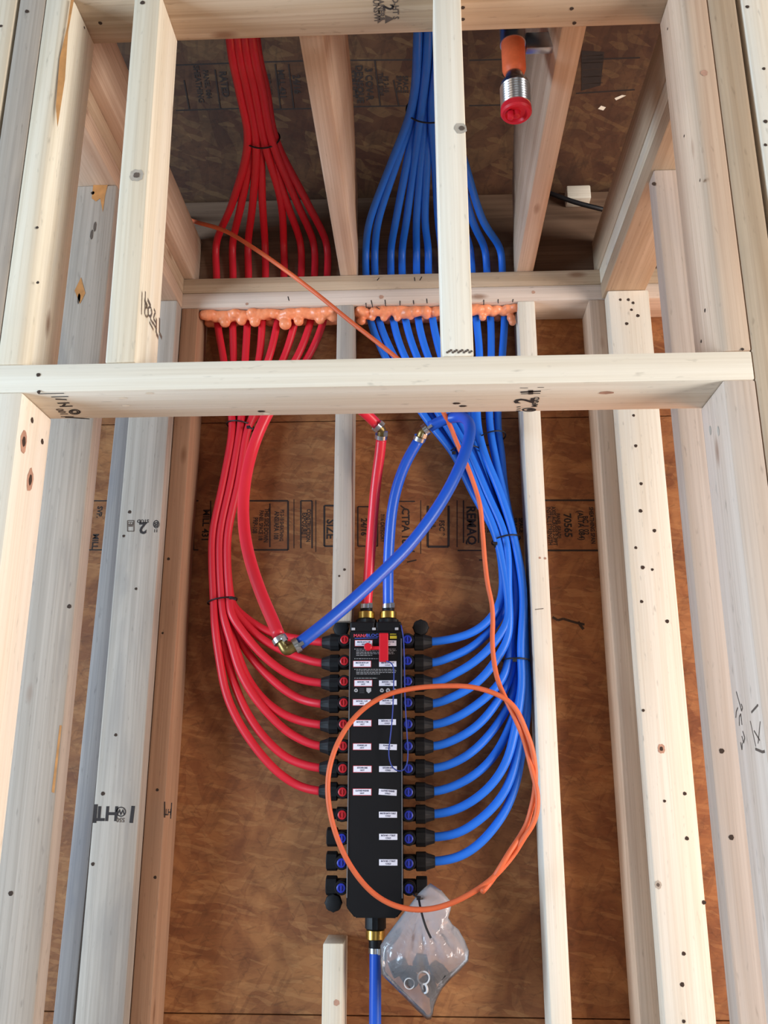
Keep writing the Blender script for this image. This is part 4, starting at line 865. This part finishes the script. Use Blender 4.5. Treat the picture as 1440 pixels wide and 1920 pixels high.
# ------------------------------------------------------------------ plastic bag of fittings
bag_uv = [(807, 1656), (828, 1670), (847, 1692), (845, 1706), (841, 1720), (848, 1733), (860, 1743), (872, 1764), (880, 1784), (878, 1802), (862, 1820), (845, 1836), (830, 1853), (823, 1866), (818, 1877), (814, 1888), (812, 1902), (808, 1911), (801, 1912), (795, 1907), (779, 1892), (763, 1875), (738, 1850), (715, 1827), (713, 1800), (713, 1773), (722, 1758), (737, 1738), (752, 1718), (768, 1697), (783, 1677), (795, 1665)]
def bag():
    BYc = .762; ring = [W(u, v, BYc) for u, v in bag_uv]; c = W(795, 1785, BYc); b = bmesh.new(); NR = 12; n = len(ring)
    sides = []
    for s in (-1, 1):
        rows = []
        for k in range(NR+1):
            t = k/NR; row = []
            for i, p in enumerate(ring):
                if k == 0: row = [None]; break
                q = c.lerp(p, t); up = (q.z-c.z)/.12
                th = .032*(1-t**3.2)*(1 if up < 0 else max(.22, 1-up*1.1))
                a = math.atan2(q.x-W(785, 1680, BYc).x, W(785, 1680, BYc).z-q.z)
                wr = .0045*math.sin(a*26+s)*(.4+.6*t)*(1-t**4) + .003*noise.noise(q*60+Vector((s*5, 0, 0)))*(1-t**6)
                q = Vector((q.x, BYc+s*th+wr, q.z))
                row.append(q)
            rows.append(row)
        sides.append(rows)
    edge = [b.verts.new(p) for p in ring]
    for si, s in enumerate((-1, 1)):
        cv = b.verts.new(Vector((c.x, BYc+s*.032, c.z))); prev = None
        for k in range(1, NR+1):
            cur = edge if k == NR else [b.verts.new(q) for q in sides[si][k]]
            for i in range(n):
                j = (i+1) % n
                if prev is None: f = (cv, cur[i], cur[j])
                else: f = (prev[i], cur[i], cur[j], prev[j])
                b.faces.new(f if s < 0 else f[::-1])
            prev = cur
    bmesh.ops.recalc_face_normals(b, faces=b.faces)
    o = link('plastic_bag', b, 'bag', smooth=True, mw=T(c)); return tag(o, 'clear plastic bag of spare fittings tied below the lowest right port', 'bag')
bag()
tp = W(785, 1680, .745)
o_ = oval(775, 1676, 795, 1684, .775, .022); tie(o_, .0018, 'black cable tie with a long tail closing the plastic bag', W(785, 1684, .748), [W(790, 1710, .722), W(799, 1740, .716), (W(808, 1759, .714))])
def fit(u, v, Y, ax, r, h, label, lbrot=0):
    p = W(u, v, Y); ax = Vector(ax).normalized()
    b = bm_lathe(p-ax*h/2, ax, [(0, r*.7), (0, r), (h*.55, r), (h*.62, r*.88), (h, r*.62), (h, r*.4)], 24, flute=12, fl=.04)
    return tag(link('pipe_nut', b, 'blackm', smooth=True, sharp=35, mw=T(p)), label, 'pipe nut', 'spare nuts in the bag')
fit(748, 1812, .762, (.8, .2, .35), .0140, .031, 'spare black nut at the left side inside the bag')
fit(769, 1834, .761, (.5, .3, -.8), .0140, .030, 'spare black nut at the bottom left inside the bag')
fit(789, 1806, .758, (.1, .2, 1), .0140, .031, 'spare black nut standing in the middle of the bag')
fit(820, 1820, .762, (-.7, .1, .8), .0145, .031, 'spare black nut at the right side inside the bag')
fit(804, 1851, .762, (.3, .4, -.8), .0140, .030, 'spare black nut lowest inside the bag')
def ringo(u, v, Y, r, w_, ax, label):
    p = W(u, v, Y); ax = Vector(ax).normalized(); b = bm_lathe(p-ax*.0015, ax, [(0, r-w_), (0, r), (.003, r), (.003, r-w_), (0, r-w_)], 28)
    for f in [f for f in b.faces if len(f.verts) > 4]: b.faces.remove(f)
    return tag(link('white_ring', b, 'ring', smooth=True, sharp=30, mw=T(p)), label, 'washer', 'white rings in the bag')
ringo(767.5, 1844, .737, .0095, .0014, (0, 1, .1), 'thin white ring at the lower left inside the bag')
ringo(794, 1833, .734, .0115, .0026, (0, 1, .05), 'thick white ring, the highest one inside the bag')
ringo(796, 1853, .738, .0088, .0028, (.75, .6, .1), 'white ring seen edge on, the lowest one inside the bag')
